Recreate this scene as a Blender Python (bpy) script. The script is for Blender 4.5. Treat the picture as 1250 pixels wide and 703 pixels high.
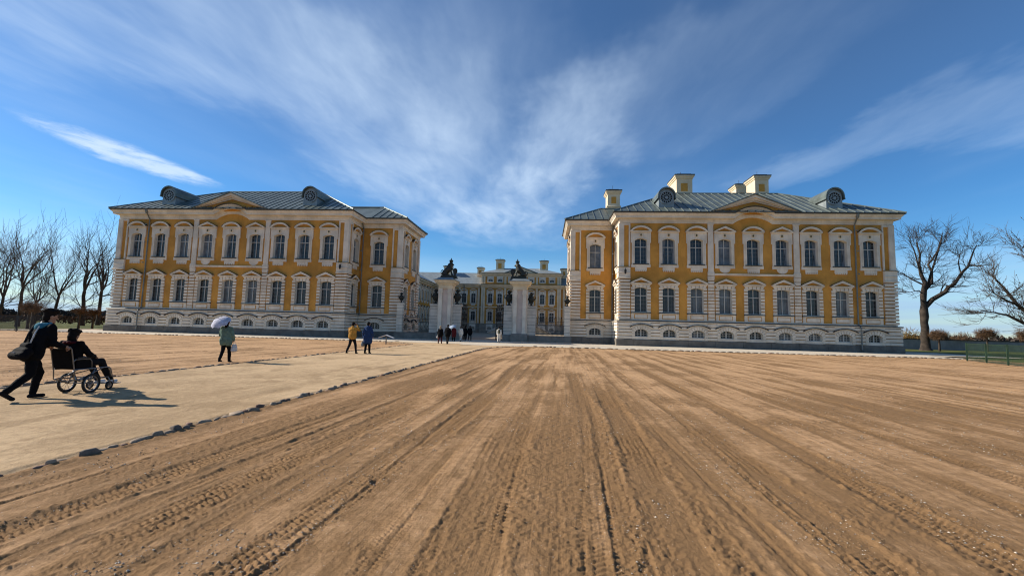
import bpy, bmesh, math, random
import numpy as np
from mathutils import Vector, Matrix

random.seed(7)
for o in list(bpy.data.objects):
    bpy.data.objects.remove(o, do_unlink=True)
SC = bpy.context.scene
COL = SC.collection
R = math.radians

# ------------------------------------------------------------------ camera
def setup_camera():
    f, yaw, pit, rol = 550.0, 0.0761, 0.0895, 0.0261
    fw = Vector((-math.sin(yaw) * math.cos(pit), math.cos(yaw) * math.cos(pit), math.sin(pit)))
    r0 = Vector((math.cos(yaw), math.sin(yaw), 0))
    u0 = r0.cross(fw)
    r = (math.cos(rol) * r0 + math.sin(rol) * u0).normalized()
    u = r.cross(fw).normalized()
    cd = bpy.data.cameras.new('camera')
    cd.sensor_width = 36.0
    cd.lens = 36.0 * f / 1250.0
    cd.clip_start = 0.05
    cd.clip_end = 20000
    co = bpy.data.objects.new('camera', cd)
    m = Matrix((r, u, -fw)).transposed().to_4x4()
    m.translation = Vector((0, 0, 1.6))
    co.matrix_world = m
    COL.objects.link(co)
    SC.camera = co
setup_camera()

# ------------------------------------------------------------------ light
SUN_EL, SUN_DEV = 30.0, 5.5          # light travels towards +X and 5.5 degrees towards the viewer
SKY_STRENGTH, SUN_STRENGTH, EXPOSURE = 0.064, 4.2, 0.75

class N:
    """small node helper"""
    def __init__(s, tree):
        s.t = tree; s.n = tree.nodes; s.l = tree.links
    def add(s, typ, **kw):
        nd = s.n.new(typ)
        for k, v in kw.items():
            if k.startswith('i_'):
                nd.inputs[k[2:].replace('_', ' ')].default_value = v
            else:
                setattr(nd, k, v)
        return nd
    def link(s, a, b): s.l.new(a, b)
    def val(s, x, inp):
        if hasattr(x, 'is_output'): s.l.new(x, inp)
        else: inp.default_value = x
    def math(s, op, a, b=0.0, c=0.0, clamp=False):
        nd = s.n.new('ShaderNodeMath'); nd.operation = op; nd.use_clamp = clamp
        s.val(a, nd.inputs[0]); s.val(b, nd.inputs[1]); s.val(c, nd.inputs[2])
        return nd.outputs[0]
    def vmath(s, op, a, b=(0, 0, 0), scale=None):
        nd = s.n.new('ShaderNodeVectorMath'); nd.operation = op
        s.val(a, nd.inputs[0]); s.val(b, nd.inputs[1])
        if scale is not None: s.val(scale, nd.inputs['Scale'])
        return nd.outputs['Value'] if op in ('LENGTH', 'DOT_PRODUCT', 'DISTANCE') else nd.outputs[0]
    def mapr(s, x, a, b, c=0.0, d=1.0, smooth=True):
        nd = s.n.new('ShaderNodeMapRange'); nd.interpolation_type = 'SMOOTHSTEP' if smooth else 'LINEAR'
        s.val(x, nd.inputs[0])
        for i, v in enumerate((a, b, c, d)): s.val(v, nd.inputs[1 + i])
        return nd.outputs[0]
    def noise(s, vec, scale, detail=4, rough=0.55, dist=0.0, dims='3D'):
        nd = s.n.new('ShaderNodeTexNoise'); nd.noise_dimensions = dims
        s.l.new(vec, nd.inputs['Vector'])
        nd.inputs['Scale'].default_value = scale; nd.inputs['Detail'].default_value = detail
        nd.inputs['Roughness'].default_value = rough; nd.inputs['Distortion'].default_value = dist
        return nd.outputs[0]
    def mix(s, f, a, b, blend='MIX'):
        nd = s.n.new('ShaderNodeMix'); nd.data_type = 'RGBA'; nd.blend_type = blend
        s.val(f, nd.inputs[0]); s.val(a, nd.inputs[6]); s.val(b, nd.inputs[7])
        return nd.outputs[2]
    def comb(s, x, y, z=0.0):
        nd = s.n.new('ShaderNodeCombineXYZ')
        for i, v in enumerate((x, y, z)): s.val(v, nd.inputs[i])
        return nd.outputs[0]
    def sep(s, v):
        nd = s.n.new('ShaderNodeSeparateXYZ'); s.l.new(v, nd.inputs[0]); return nd.outputs

def setup_light():
    w = bpy.data.worlds.new('World'); SC.world = w; w.use_nodes = True
    t = w.node_tree; t.nodes.clear(); n = N(t)
    sky = n.add('ShaderNodeTexSky'); sky.sky_type = 'NISHITA'
    sky.sun_disc = False
    sky.sun_elevation = R(SUN_EL)
    sx, sy = -math.cos(R(SUN_DEV)), math.sin(R(SUN_DEV))     # horizontal direction towards the sun
    sky.sun_rotation = math.atan2(sx, sy) % (2 * math.pi)
    sky.altitude = 0; sky.air_density = 1.0; sky.dust_density = 0.15; sky.ozone_density = 2.0
    tc = n.add('ShaderNodeTexCoord')
    d = tc.outputs['Generated']
    x, y, z = n.sep(d)
    zc = n.math('MAXIMUM', z, 0.015)
    px = n.math('DIVIDE', x, zc); py = n.math('DIVIDE', y, zc)      # position on a flat cloud deck
    P = n.comb(px, py)
    # wind-drawn ice cloud: streaks running away from the viewer, gently warped
    warp = n.noise(P, 0.55, 3, 0.5)
    wx = n.math('MULTIPLY_ADD', warp, 0.7, -0.35)
    P2 = n.comb(n.math('ADD', n.math('MULTIPLY', n.math('ADD', px, wx), 1.25), n.math('MULTIPLY', py, 0.18)), n.math('MULTIPLY', py, 0.42), 3.1)
    st = n.noise(P2, 1.1, 6, 0.55, 0.15)
    fine = n.noise(n.comb(n.math('MULTIPLY', n.math('ADD', px, wx), 3.2), n.math('MULTIPLY', py, 0.9), 7.7), 2.2, 4, 0.55, 0.25)
    broad = n.noise(n.comb(px, n.math('MULTIPLY', py, 0.5), 1.3), 0.8, 3, 0.5)
    ja = n.noise(n.comb(px, n.math('MULTIPLY', py, 0.6), 9.0), 1.7, 5, 0.6); jb = n.noise(n.comb(px, n.math('MULTIPLY', py, 0.6), 19.0), 1.5, 5, 0.6)
    def spot(cx, cy, ax, ay, ang, gain, k=1.0):
        dx = n.math('ADD', n.math('SUBTRACT', px, cx), n.math('MULTIPLY_ADD', ja, 0.9 * k, -0.45 * k)); dy = n.math('ADD', n.math('SUBTRACT', py, cy), n.math('MULTIPLY_ADD', jb, 1.8 * k, -0.9 * k))
        c, s_ = math.cos(ang), math.sin(ang)
        e1 = n.math('DIVIDE', n.math('ADD', n.math('MULTIPLY', dx, c), n.math('MULTIPLY', dy, s_)), ax)
        e2 = n.math('DIVIDE', n.math('SUBTRACT', n.math('MULTIPLY', dy, c), n.math('MULTIPLY', dx, s_)), ay)
        r2 = n.math('ADD', n.math('MULTIPLY', e1, e1), n.math('MULTIPLY', e2, e2))
        return n.math('MULTIPLY', n.mapr(r2, 0.0, 1.0, 1.0, 0.0), gain)
    m = n.mapr(broad, 0.42, 0.78, 0.0, 0.30)
    for sp in ((-1.2, 1.6, 0.6, 1.3, -0.6, 0.55), (-1.0, 3.7, 0.6, 1.6, -0.1, 0.66), (-0.06, 3.1, 0.4, 1.8, 0.25, 0.55), (0.5, 2.0, 0.5, 1.1, 0.6, 0.20), (-0.5, 2.5, 1.1, 2.2, -0.2, 0.28), (-1.9, 1.25, 0.9, 0.8, -0.4, 0.5),
               (-0.52, 2.4, 0.6, 1.4, -0.2, 0.3), (1.7, 2.25, 0.34, 1.3, 0.35, 0.32), (-0.5, 4.6, 0.9, 1.3, 0.0, 0.45), (2.6, 1.6, 0.5, 1.2, 0.5, 0.4)):
        m = n.math('ADD', m, spot(*sp))
    dens = n.math('MULTIPLY', m, n.mapr(n.math('MULTIPLY_ADD', fine, 0.35, n.math('MULTIPLY', st, 0.8)), 0.22, 0.98, 0.0, 0.9))
    # one small bright cirrus tuft on the left
    jag = n.math('MULTIPLY_ADD', n.noise(n.comb(n.math('MULTIPLY', px, 2.4), n.math('MULTIPLY', py, 2.0), 5.0), 2.2, 6, 0.65, 0.4), 1.3, -0.1)
    tuft = n.math('MULTIPLY', spot(-2.57, 2.60, 0.27, 0.76, -0.10, 1.7, 0.32), jag)
    dens = n.math('ADD', dens, n.mapr(tuft, 0.18, 1.15, 0.0, 0.85))
    dens = n.math('MULTIPLY', dens, n.mapr(z, 0.05, 0.16))
    # low banks of pale stratus near the horizon
    az = n.math('ARCTAN2', x, y)
    band = n.noise(n.comb(n.math('MULTIPLY', az, 1.5), n.math('MULTIPLY', z, 24.0), 2.0), 1.0, 5, 0.55, 0.3)
    low = n.math('MULTIPLY', n.mapr(z, 0.18, 0.03), n.mapr(band, 0.36, 0.62, 0.35, 0.9))
    dens = n.math('MAXIMUM', n.math('MINIMUM', dens, 0.92), low)
    cloud = n.mix(n.mapr(z, 0.02, 0.22), (4.3, 5.4, 6.9, 1), (8.2, 8.4, 8.9, 1))
    hs = n.add('ShaderNodeHueSaturation')
    n.link(n.mapr(z, 0.12, 0.5, 1.42, 1.12), hs.inputs['Saturation']); n.link(n.mapr(z, 0.12, 0.55, 1.12, 1.02), hs.inputs['Value'])
    n.link(sky.outputs[0], hs.inputs['Color'])
    col = n.mix(dens, hs.outputs[0], cloud)
    col = n.mix(1.0, col, (0.80, 0.97, 1.14, 1), 'MULTIPLY')
    bg = n.add('ShaderNodeBackground', i_Strength=SKY_STRENGTH)
    n.link(col, bg.inputs[0])
    out = n.add('ShaderNodeOutputWorld'); n.link(bg.outputs[0], out.inputs[0])
    sd = bpy.data.lights.new('sun', 'SUN'); sd.energy = SUN_STRENGTH; sd.angle = R(0.53); sd.color = (1.0, 0.93, 0.82)
    so = bpy.data.objects.new('sun', sd); COL.objects.link(so)
    tr = Vector((math.cos(R(SUN_DEV)) * math.cos(R(SUN_EL)), -math.sin(R(SUN_DEV)) * math.cos(R(SUN_EL)), -math.sin(R(SUN_EL))))
    so.rotation_euler = tr.to_track_quat('-Z', 'Y').to_euler()
    so.location = (-60, 20, 60)
    SC.cycles.filter_width = 1.1
    vs = SC.view_settings
    vs.view_transform = 'Standard'; vs.look = 'None'; vs.exposure = EXPOSURE; vs.gamma = 1.0; vs.use_curve_mapping = False
setup_light()

# ------------------------------------------------------------------ materials
MATS = {}
def mat(name, col, rough=0.8, var=0.12, scale=1.2, bump=0.15, bscale=20.0, metal=0.0, spec=0.3, col2=None, streak=0.0, coat=0.0):
    m = bpy.data.materials.new(name); m.use_nodes = True
    t = m.node_tree; t.nodes.clear(); n = N(t)
    out = n.add('ShaderNodeOutputMaterial'); b = n.add('ShaderNodeBsdfPrincipled')
    n.link(b.outputs[0], out.inputs[0])
    g = n.add('ShaderNodeNewGeometry'); pos = g.outputs['Position']
    f = n.noise(pos, scale, 5, 0.6)
    c2 = col2 or tuple(c * (1 - 2.2 * var) for c in col)
    c1 = tuple(min(1, c * (1 + 0.8 * var)) for c in col)
    base = n.mix(n.mapr(f, 0.3, 0.7), (*c2, 1), (*c1, 1))
    if streak:
        x, y, z = n.sep(pos)
        sv = n.comb(n.math('MULTIPLY', x, 3.0), n.math('MULTIPLY', y, 3.0), n.math('MULTIPLY', z, 0.35))
        s = n.noise(sv, 1.3, 5, 0.65)
        base = n.mix(n.mapr(s, 0.52, 0.8, 0.0, streak), base, (*[c * 0.45 for c in col], 1))
    n.link(base, b.inputs['Base Color'])
    b.inputs['Roughness'].default_value = rough; b.inputs['Metallic'].default_value = metal
    b.inputs['Specular IOR Level'].default_value = spec
    if coat: b.inputs['Coat Weight'].default_value = coat
    if bump:
        bn = n.add('ShaderNodeBump', i_Strength=bump, i_Distance=0.02)
        n.link(n.noise(pos, bscale, 5, 0.6), bn.inputs['Height']); n.link(bn.outputs[0], b.inputs['Normal'])
    MATS[name] = m
    return m
mat('yellow', (0.62, 0.30, 0.06), 0.9, 0.14, 0.35, 0.3, 14, streak=0.34)
mat('white', (0.76, 0.66, 0.525), 0.85, 0.10, 0.6, 0.3, 10, streak=0.42)
mat('cream', (0.74, 0.60, 0.405), 0.85, 0.08, 0.7, 0.2, 10, streak=0.25)
mat('groove', (0.36, 0.22, 0.10), 0.9, 0.06, 0.8, 0.2, 10)
mat('flank_shade', (0.60, 0.53, 0.44), 0.85, 0.1, 0.8, 0.3, 10, streak=0.4)  # darker copy of the white: shade on the gate flanks put into the colour
mat('niche', (0.62, 0.50, 0.42), 0.9, 0.06, 0.8, 0.2, 10, streak=0.2)
mat('court_base', (0.33, 0.275, 0.21), 0.9, 0.12, 1.0, 0.3, 8, streak=0.3)
mat('gate_base', (0.23, 0.205, 0.175), 0.9, 0.12, 1.5, 0.35, 8, streak=0.3)
mat('plinth', (0.175, 0.155, 0.13), 0.9, 0.12, 1.5, 0.35, 8, streak=0.3)
mat('roof', (0.15, 0.175, 0.155), 0.42, 0.16, 0.8, 0.12, 3, metal=0.35, spec=0.5)
mat('roof_rib', (0.19, 0.22, 0.20), 0.4, 0.12, 0.8, 0.0, metal=0.35, spec=0.5)
mat('gutter', (0.055, 0.05, 0.045), 0.5, 0.15, 1.0, 0.0, metal=0.2, spec=0.5)
mat('lead', (0.27, 0.30, 0.30), 0.5, 0.1, 1.2, 0.1, 6, metal=0.3, spec=0.5)
mat('pipe', (0.20, 0.20, 0.18), 0.5, 0.1, 1.2, 0.0, metal=0.4, spec=0.5)
mat('hole', (0.012, 0.012, 0.014), 0.7, 0.0, 1.0, 0.0)
mat('muntin', (0.17, 0.17, 0.165), 0.6, 0.04, 1.0, 0.0)
mat('sash', (0.50, 0.49, 0.45), 0.6, 0.04, 1.0, 0.0)
mat('bronze', (0.035, 0.033, 0.028), 0.55, 0.25, 3.0, 0.2, 20, metal=0.5, spec=0.5, col2=(0.02, 0.03, 0.026))
mat('iron', (0.014, 0.014, 0.015), 0.5, 0.1, 3.0, 0.0, metal=0.3, spec=0.5)
mat('gold', (0.16, 0.115, 0.05), 0.5, 0.2, 6.0, 0.0, metal=0.6)
mat('bark', (0.06, 0.045, 0.034), 0.95, 0.25, 2.0, 0.7, 12)
mat('bark_light', (0.10, 0.078, 0.058), 0.95, 0.25, 1.5, 0.7, 10)
mat('twig', (0.075, 0.058, 0.046), 0.95, 0.2, 2.0, 0.0)
mat('twig_warm', (0.15, 0.085, 0.045), 0.95, 0.25, 2.0, 0.0)
mat('garden_wall', (0.25, 0.25, 0.25), 0.9, 0.12, 0.6, 0.3, 6, streak=0.3)
mat('coping', (0.06, 0.045, 0.04), 0.85, 0.2, 1.5, 0.2, 8)
mat('green_paint', (0.018, 0.042, 0.024), 0.5, 0.15, 2.0, 0.0, spec=0.4)
mat('dark_paint', (0.025, 0.028, 0.028), 0.5, 0.15, 2.0, 0.0, spec=0.4)
mat('stone', (0.31, 0.23, 0.16), 0.85, 0.2, 3.0, 0.5, 25)
mat('stone_red', (0.22, 0.13, 0.09), 0.85, 0.2, 3.0, 0.5, 25)
mat('stone_grey', (0.20, 0.155, 0.12), 0.85, 0.2, 3.0, 0.5, 25)
mat('pebble', (0.52, 0.44, 0.34), 0.8, 0.35, 30.0, 0.0)
mat('clod', (0.28, 0.175, 0.085), 0.95, 0.2, 20.0, 0.0)
mat('sign_white', (0.75, 0.75, 0.73), 0.6, 0.03, 2, 0)
mat('evergreen', (0.03, 0.045, 0.02), 0.9, 0.3, 2.0, 0.0)
mat('ochre_leaf', (0.22, 0.13, 0.03), 0.9, 0.3, 2.0, 0.0)
# cloth, skin, small things
for nm, c in dict(black=(0.0045, 0.0045, 0.0055), charcoal=(0.010, 0.010, 0.012), skin=(0.42, 0.24, 0.16), hair_dark=(0.012, 0.009, 0.008),
                  hair_fair=(0.35, 0.27, 0.17), teal=(0.045, 0.19, 0.26), sage=(0.13, 0.20, 0.16), orange=(0.46, 0.23, 0.045), navy=(0.022, 0.048, 0.125),
                  red=(0.075, 0.009, 0.012), offwhite=(0.66, 0.62, 0.55), paleblue=(0.45, 0.52, 0.60), lilac=(0.50, 0.49, 0.56), bagwhite=(0.60, 0.58, 0.55),
                  olive=(0.075, 0.07, 0.045), grey_bag=(0.20, 0.21, 0.22), shoe_white=(0.62, 0.62, 0.62), lips=(0.32, 0.12, 0.09), bluegrey=(0.22, 0.27, 0.31)).items():
    mat(nm, c, 0.9, 0.12, 9.0, 0.35, 60, spec=0.12)
mat('rubber', (0.015, 0.015, 0.015), 0.7, 0.1, 5, 0)
mat('steel', (0.20, 0.20, 0.21), 0.35, 0.08, 5, 0, metal=0.8, spec=0.5)
mat('vinyl', (0.016, 0.016, 0.018), 0.55, 0.1, 5, 0.2, 40)

def glass_mat(name, col, rough):
    m = mat(name, col, rough, 0.25, 1.1, 0.0, spec=0.3, coat=0.55)
    b = [k for k in m.node_tree.nodes if k.type == 'BSDF_PRINCIPLED'][0]
    b.inputs['Coat Roughness'].default_value = 0.04
    n = N(m.node_tree); g = n.add('ShaderNodeNewGeometry')
    bn = n.add('ShaderNodeBump', i_Strength=0.25, i_Distance=0.02)
    n.link(n.noise(g.outputs['Position'], 1.7, 2, 0.5), bn.inputs['Height'])
    n.link(bn.outputs[0], b.inputs['Coat Normal'])
    return m
glass_mat('curtain', (0.15, 0.165, 0.18), 0.6)
glass_mat('glass_dark', (0.010, 0.012, 0.015), 0.35)
glass_mat('glass_mid', (0.020, 0.026, 0.032), 0.35)
glass_mat('glass_blind', (0.115, 0.125, 0.135), 0.45)

def sand_mat(name, dry, damp_shade, lump, sw=0.46):
    m = bpy.data.materials.new(name); m.use_nodes = True
    t = m.node_tree; t.nodes.clear(); n = N(t)
    out = n.add('ShaderNodeOutputMaterial'); b = n.add('ShaderNodeBsdfPrincipled'); n.link(b.outputs[0], out.inputs[0])
    g = n.add('ShaderNodeNewGeometry'); pos = g.outputs['Position']; x, y, z = n.sep(pos)
    att = n.add('ShaderNodeAttribute', attribute_name='loose')
    q = n.math('SUBTRACT', x, n.math('MULTIPLY', y, 0.042))
    streak = n.noise(n.comb(n.math('MULTIPLY', q, 4.6), n.math('MULTIPLY', y, 0.11)), 1.0, 7, 0.66, 0.25)
    patch = n.noise(pos, 0.33, 5, 0.62, 0.3)
    grain = n.noise(pos, 55.0, 4, 0.75)
    mid = n.noise(pos, 7.0, 5, 0.7)
    f = n.math('ADD', n.math('MULTIPLY', streak, sw), n.math('MULTIPLY', patch, 1.08 - sw))
    f = n.math('ADD', f, n.math('MULTIPLY', n.math('SUBTRACT', mid, 0.5), 0.50))
    f = n.math('SUBTRACT', f, n.math('MULTIPLY', att.outputs['Fac'], 0.30))
    f = n.math('ADD', f, n.mapr(n.math('ADD', y, n.math('MULTIPLY', patch, 8.0)), 7.0, 28.0, -0.04, 0.10))     # light falloff painted into the sand: darker near, paler far (vignetting, reflection angle)
    c = n.mix(n.mapr(f, 0.36, 0.72), (*damp_shade, 1), (*dry, 1))
    c = n.mix(n.mapr(grain, 0.3, 0.72, 0.0, 0.55), c, n.mix(1.0, c, (1.35, 1.33, 1.3, 1), 'MULTIPLY'))
    vo = n.add('ShaderNodeTexVoronoi', i_Scale=34.0); n.link(pos, vo.inputs['Vector'])
    speck = n.mapr(vo.outputs['Distance'], 0.10, 0.17, 1.0, 0.0)
    sel = n.math('MULTIPLY', speck, n.mapr(n.sep(vo.outputs['Color'])[0], 0.83, 0.85, 0.0, 0.75))
    c = n.mix(sel, c, (0.50, 0.45, 0.39, 1))
    n.link(c, b.inputs['Base Color'])
    b.inputs['Roughness'].default_value = 0.95; b.inputs['Specular IOR Level'].default_value = 0.12
    h = n.math('ADD', n.math('MULTIPLY', grain, 0.28), n.math('MULTIPLY', mid, lump))
    h = n.math('ADD', h, n.math('MULTIPLY', n.noise(pos, 19.0, 5, 0.75), 0.45 * max(lump, 0.4)))
    h = n.math('ADD', h, n.math('MULTIPLY', streak, lump * 4.0 * sw))
    bn = n.add('ShaderNodeBump', i_Strength=0.8, i_Distance=0.04); n.link(h, bn.inputs['Height'])
    n.link(bn.outputs[0], b.inputs['Normal'])
    MATS[name] = m
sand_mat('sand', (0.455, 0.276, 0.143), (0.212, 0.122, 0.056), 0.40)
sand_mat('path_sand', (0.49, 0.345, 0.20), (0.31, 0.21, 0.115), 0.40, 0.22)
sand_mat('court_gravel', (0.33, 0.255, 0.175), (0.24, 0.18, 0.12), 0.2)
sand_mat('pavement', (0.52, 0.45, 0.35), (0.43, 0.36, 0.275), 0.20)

def grass_mat():
    m = bpy.data.materials.new('grass'); m.use_nodes = True
    t = m.node_tree; t.nodes.clear(); n = N(t)
    out = n.add('ShaderNodeOutputMaterial'); b = n.add('ShaderNodeBsdfPrincipled'); n.link(b.outputs[0], out.inputs[0])
    pos = n.add('ShaderNodeNewGeometry').outputs['Position']
    f = n.noise(pos, 0.15, 6, 0.65); f2 = n.noise(pos, 2.5, 5, 0.7)
    c = n.mix(n.mapr(f, 0.3, 0.7), (0.075, 0.095, 0.022, 1), (0.13, 0.135, 0.035, 1))
    c = n.mix(n.mapr(f2, 0.35, 0.75, 0, 0.5), c, (0.11, 0.085, 0.04, 1))
    n.link(c, b.inputs['Base Color']); b.inputs['Roughness'].default_value = 0.95; b.inputs['Specular IOR Level'].default_value = 0.1
    bn = n.add('ShaderNodeBump', i_Strength=0.9, i_Distance=0.08); n.link(n.noise(pos, 9.0, 5, 0.8), bn.inputs['Height']); n.link(bn.outputs[0], b.inputs['Normal'])
    MATS['grass'] = m
grass_mat()

# ------------------------------------------------------------------ mesh helpers
class MB:
    def __init__(s): s.v = []; s.f = []; s.m = []; s.mi = 0
    def add(s, vs, fs, mi=None):
        o = len(s.v); s.v.extend([tuple(p) for p in vs])
        for f in fs: s.f.append(tuple(i + o for i in f)); s.m.append(s.mi if mi is None else mi)
        return s
    def box(s, x0, x1, y0, y1, z0, z1, mi=None):
        v = [(x0, y0, z0), (x1, y0, z0), (x1, y1, z0), (x0, y1, z0), (x0, y0, z1), (x1, y0, z1), (x1, y1, z1), (x0, y1, z1)]
        return s.add(v, [(0, 3, 2, 1), (4, 5, 6, 7), (0, 1, 5, 4), (1, 2, 6, 5), (2, 3, 7, 6), (3, 0, 4, 7)], mi)
    def prism(s, poly, y0, y1, mi=None):
        """polygon in x,z (counter-clockwise seen from -y) extruded from y0 to y1"""
        n = len(poly)
        v = [(p[0], y0, p[1]) for p in poly] + [(p[0], y1, p[1]) for p in poly]
        f = [tuple(range(n)), tuple(range(2 * n - 1, n - 1, -1))] + [(i, i + n, (i + 1) % n + n, (i + 1) % n) for i in range(n)]
        return s.add(v, f, mi)
    def ring(s, outer, inner, yf, yo, yi, mi=None):
        """open-ended moulding between two x,z outlines: front at yf, outer side back to yo, inner reveal back to yi"""
        n = len(outer)
        v = [(p[0], yf, p[1]) for p in outer] + [(p[0], yf, p[1]) for p in inner] + [(p[0], yo, p[1]) for p in outer] + [(p[0], yi, p[1]) for p in inner]
        f = []
        for i in range(n):
            j = (i + 1) % n
            f += [(i, j, n + j, n + i), (2 * n + i, 2 * n + j, j, i), (n + i, n + j, 3 * n + j, 3 * n + i)]
        return s.add(v, f, mi)
    def tube(s, pts, rad, n=8, cap=True, mi=None):
        pts = [Vector(p) for p in pts]
        if not hasattr(rad, '__len__'): rad = [rad] * len(pts)
        vs = []; fs = []
        up = Vector((0, 0, 1)); prev = None
        for i, p in enumerate(pts):
            d = (pts[min(i + 1, len(pts) - 1)] - pts[max(i - 1, 0)]).normalized()
            if prev is None:
                a = d.cross(up)
                if a.length < 0.05: a = d.cross(Vector((1, 0, 0)))
            else:
                a = prev - d * prev.dot(d)
            a.normalize(); prev = a; b = d.cross(a)
            for k in range(n):
                t = 2 * math.pi * k / n
                vs.append(p + a * (rad[i] * math.cos(t)) + b * (rad[i] * math.sin(t)))
        for i in range(len(pts) - 1):
            for k in range(n):
                k2 = (k + 1) % n
                fs.append((i * n + k, i * n + k2, (i + 1) * n + k2, (i + 1) * n + k))
        if cap:
            fs.append(tuple(range(n - 1, -1, -1))); fs.append(tuple((len(pts) - 1) * n + k for k in range(n)))
        return s.add(vs, fs, mi)
    def lathe(s, prof, n=14, c=(0, 0, 0), mi=None):
        vs = []; fs = []
        for r, z in prof:
            for k in range(n):
                t = 2 * math.pi * k / n
                vs.append((c[0] + r * math.cos(t), c[1] + r * math.sin(t), c[2] + z))
        for i in range(len(prof) - 1):
            for k in range(n):
                k2 = (k + 1) % n
                fs.append((i * n + k, i * n + k2, (i + 1) * n + k2, (i + 1) * n + k))
        fs.append(tuple(range(n - 1, -1, -1))); fs.append(tuple((len(prof) - 1) * n + k for k in range(n)))
        return s.add(vs, fs, mi)
    def capsule(s, a, b, ra, rb, n=10, m=4, mi=None):
        a = Vector(a); b = Vector(b); d = b - a
        L = d.length
        d = d / L if L > 1e-6 else Vector((0, 0, 1))
        pts = []; rr = []
        for i in range(m + 1):
            t = math.pi / 2 * (1 - i / m)
            pts.append(a - d * (ra * math.sin(t))); rr.append(max(1e-3, ra * math.cos(t)))
        for i in range(m + 1):
            t = math.pi / 2 * i / m
            pts.append(b + d * (rb * math.sin(t))); rr.append(max(1e-3, rb * math.cos(t)))
        x = d.cross(Vector((0, 0, 1)))
        if x.length < 0.05: x = d.cross(Vector((1, 0, 0)))
        x.normalize(); y = d.cross(x); vs = []; fs = []
        for p, r in zip(pts, rr):
            for k in range(n):
                t = 2 * math.pi * k / n
                vs.append(p + x * (r * math.cos(t)) + y * (r * math.sin(t)))
        for i in range(len(pts) - 1):
            for k in range(n):
                k2 = (k + 1) % n
                fs.append((i * n + k, i * n + k2, (i + 1) * n + k2, (i + 1) * n + k))
        fs.append(tuple(range(n - 1, -1, -1))); fs.append(tuple((len(pts) - 1) * n + k for k in range(n)))
        return s.add(vs, fs, mi)
    def ell(s, c, r, rot=None, n=12, m=8, mi=None):
        vs = []; fs = []; M = rot or Matrix.Identity(3); c = Vector(c)
        for i in range(m + 1):
            p = -math.pi / 2 + math.pi * i / m
            q = max(0.02, math.cos(p))
            for k in range(n):
                t = 2 * math.pi * k / n
                vs.append(c + M @ Vector((r[0] * q * math.cos(t), r[1] * q * math.sin(t), r[2] * math.sin(p))))
        for i in range(m):
            for k in range(n):
                k2 = (k + 1) % n
                fs.append((i * n + k, i * n + k2, (i + 1) * n + k2, (i + 1) * n + k))
        fs.append(tuple(range(n - 1, -1, -1))); fs.append(tuple(m * n + k for k in range(n)))
        return s.add(vs, fs, mi)
    def sweep(s, path, prof, closed=False, mi=None):
        """closed profile [(out, h)] along a plan path [(x, y, dz)]; outward lies right of travel"""
        n = len(path); k = len(prof); vs = []; fs = []
        P = [Vector((p[0], p[1])) for p in path]
        for i in range(n):
            d0 = P[i] - P[i - 1] if (i > 0 or closed) else None
            d1 = P[(i + 1) % n] - P[i] if (i < n - 1 or closed) else None
            ns = [Vector((d.y, -d.x)).normalized() for d in (d0, d1) if d is not None]
            if len(ns) == 2: m = (ns[0] + ns[1]) / (1 + ns[0].dot(ns[1]))
            else: m = ns[0]
            dz = path[i][2] if len(path[i]) > 2 else 0
            for o, h in prof: vs.append((P[i].x + m.x * o, P[i].y + m.y * o, h + dz))
        for i in range(n if closed else n - 1):
            j = (i + 1) % n
            for a in range(k):
                b = (a + 1) % k
                fs.append((i * k + a, j * k + a, j * k + b, i * k + b))
        if not closed:
            fs.append(tuple(range(k - 1, -1, -1))); fs.append(tuple((n - 1) * k + a for a in range(k)))
        return s.add(vs, fs, mi)
    def wall(s, p0, p1, z0, z1, holes=(), mi=None):
        """vertical sheet from p0 to p1 (plan) with rectangular holes (s0, s1, za, zb)"""
        p0 = Vector(p0); p1 = Vector(p1); L = (p1 - p0).length; d = (p1 - p0) / L
        ss = sorted({0.0, L, *[h[0] for h in holes], *[h[1] for h in holes]}); zs = sorted({z0, z1, *[h[2] for h in holes], *[h[3] for h in holes]})
        idx = {}; vs = []; fs = []
        def V(i, j):
            if (i, j) not in idx:
                q = p0 + d * ss[i]; idx[(i, j)] = len(vs); vs.append((q.x, q.y, zs[j]))
            return idx[(i, j)]
        for i in range(len(ss) - 1):
            for j in range(len(zs) - 1):
                sm = (ss[i] + ss[i + 1]) / 2; zm = (zs[j] + zs[j + 1]) / 2
                if any(h[0] < sm < h[1] and h[2] < zm < h[3] for h in holes): continue
                fs.append((V(i, j), V(i + 1, j), V(i + 1, j + 1), V(i, j + 1)))
        return s.add(vs, fs, mi)
    def mesh(s, name, mats, side=1, off=(0, 0, 0), smooth=False, fix=True):
        me = bpy.data.meshes.new(name)
        vs = [(side * x - off[0], y - off[1], z - off[2]) for x, y, z in s.v] if (side != 1 or any(off)) else s.v
        me.from_pydata(vs, [], s.f)
        for k in (mats if isinstance(mats, (list, tuple)) else [mats]): me.materials.append(MATS[k])
        if any(s.m): me.polygons.foreach_set('material_index', s.m)
        if fix:
            bm = bmesh.new(); bm.from_mesh(me); bmesh.ops.recalc_face_normals(bm, faces=bm.faces); bm.to_mesh(me); bm.free()
        if smooth: me.polygons.foreach_set('use_smooth', [True] * len(me.polygons))
        me.update()
        return me
    def build(s, name, mats, parent=None, **kw):
        return link(name, s.mesh(name, mats, **kw), parent)

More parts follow.
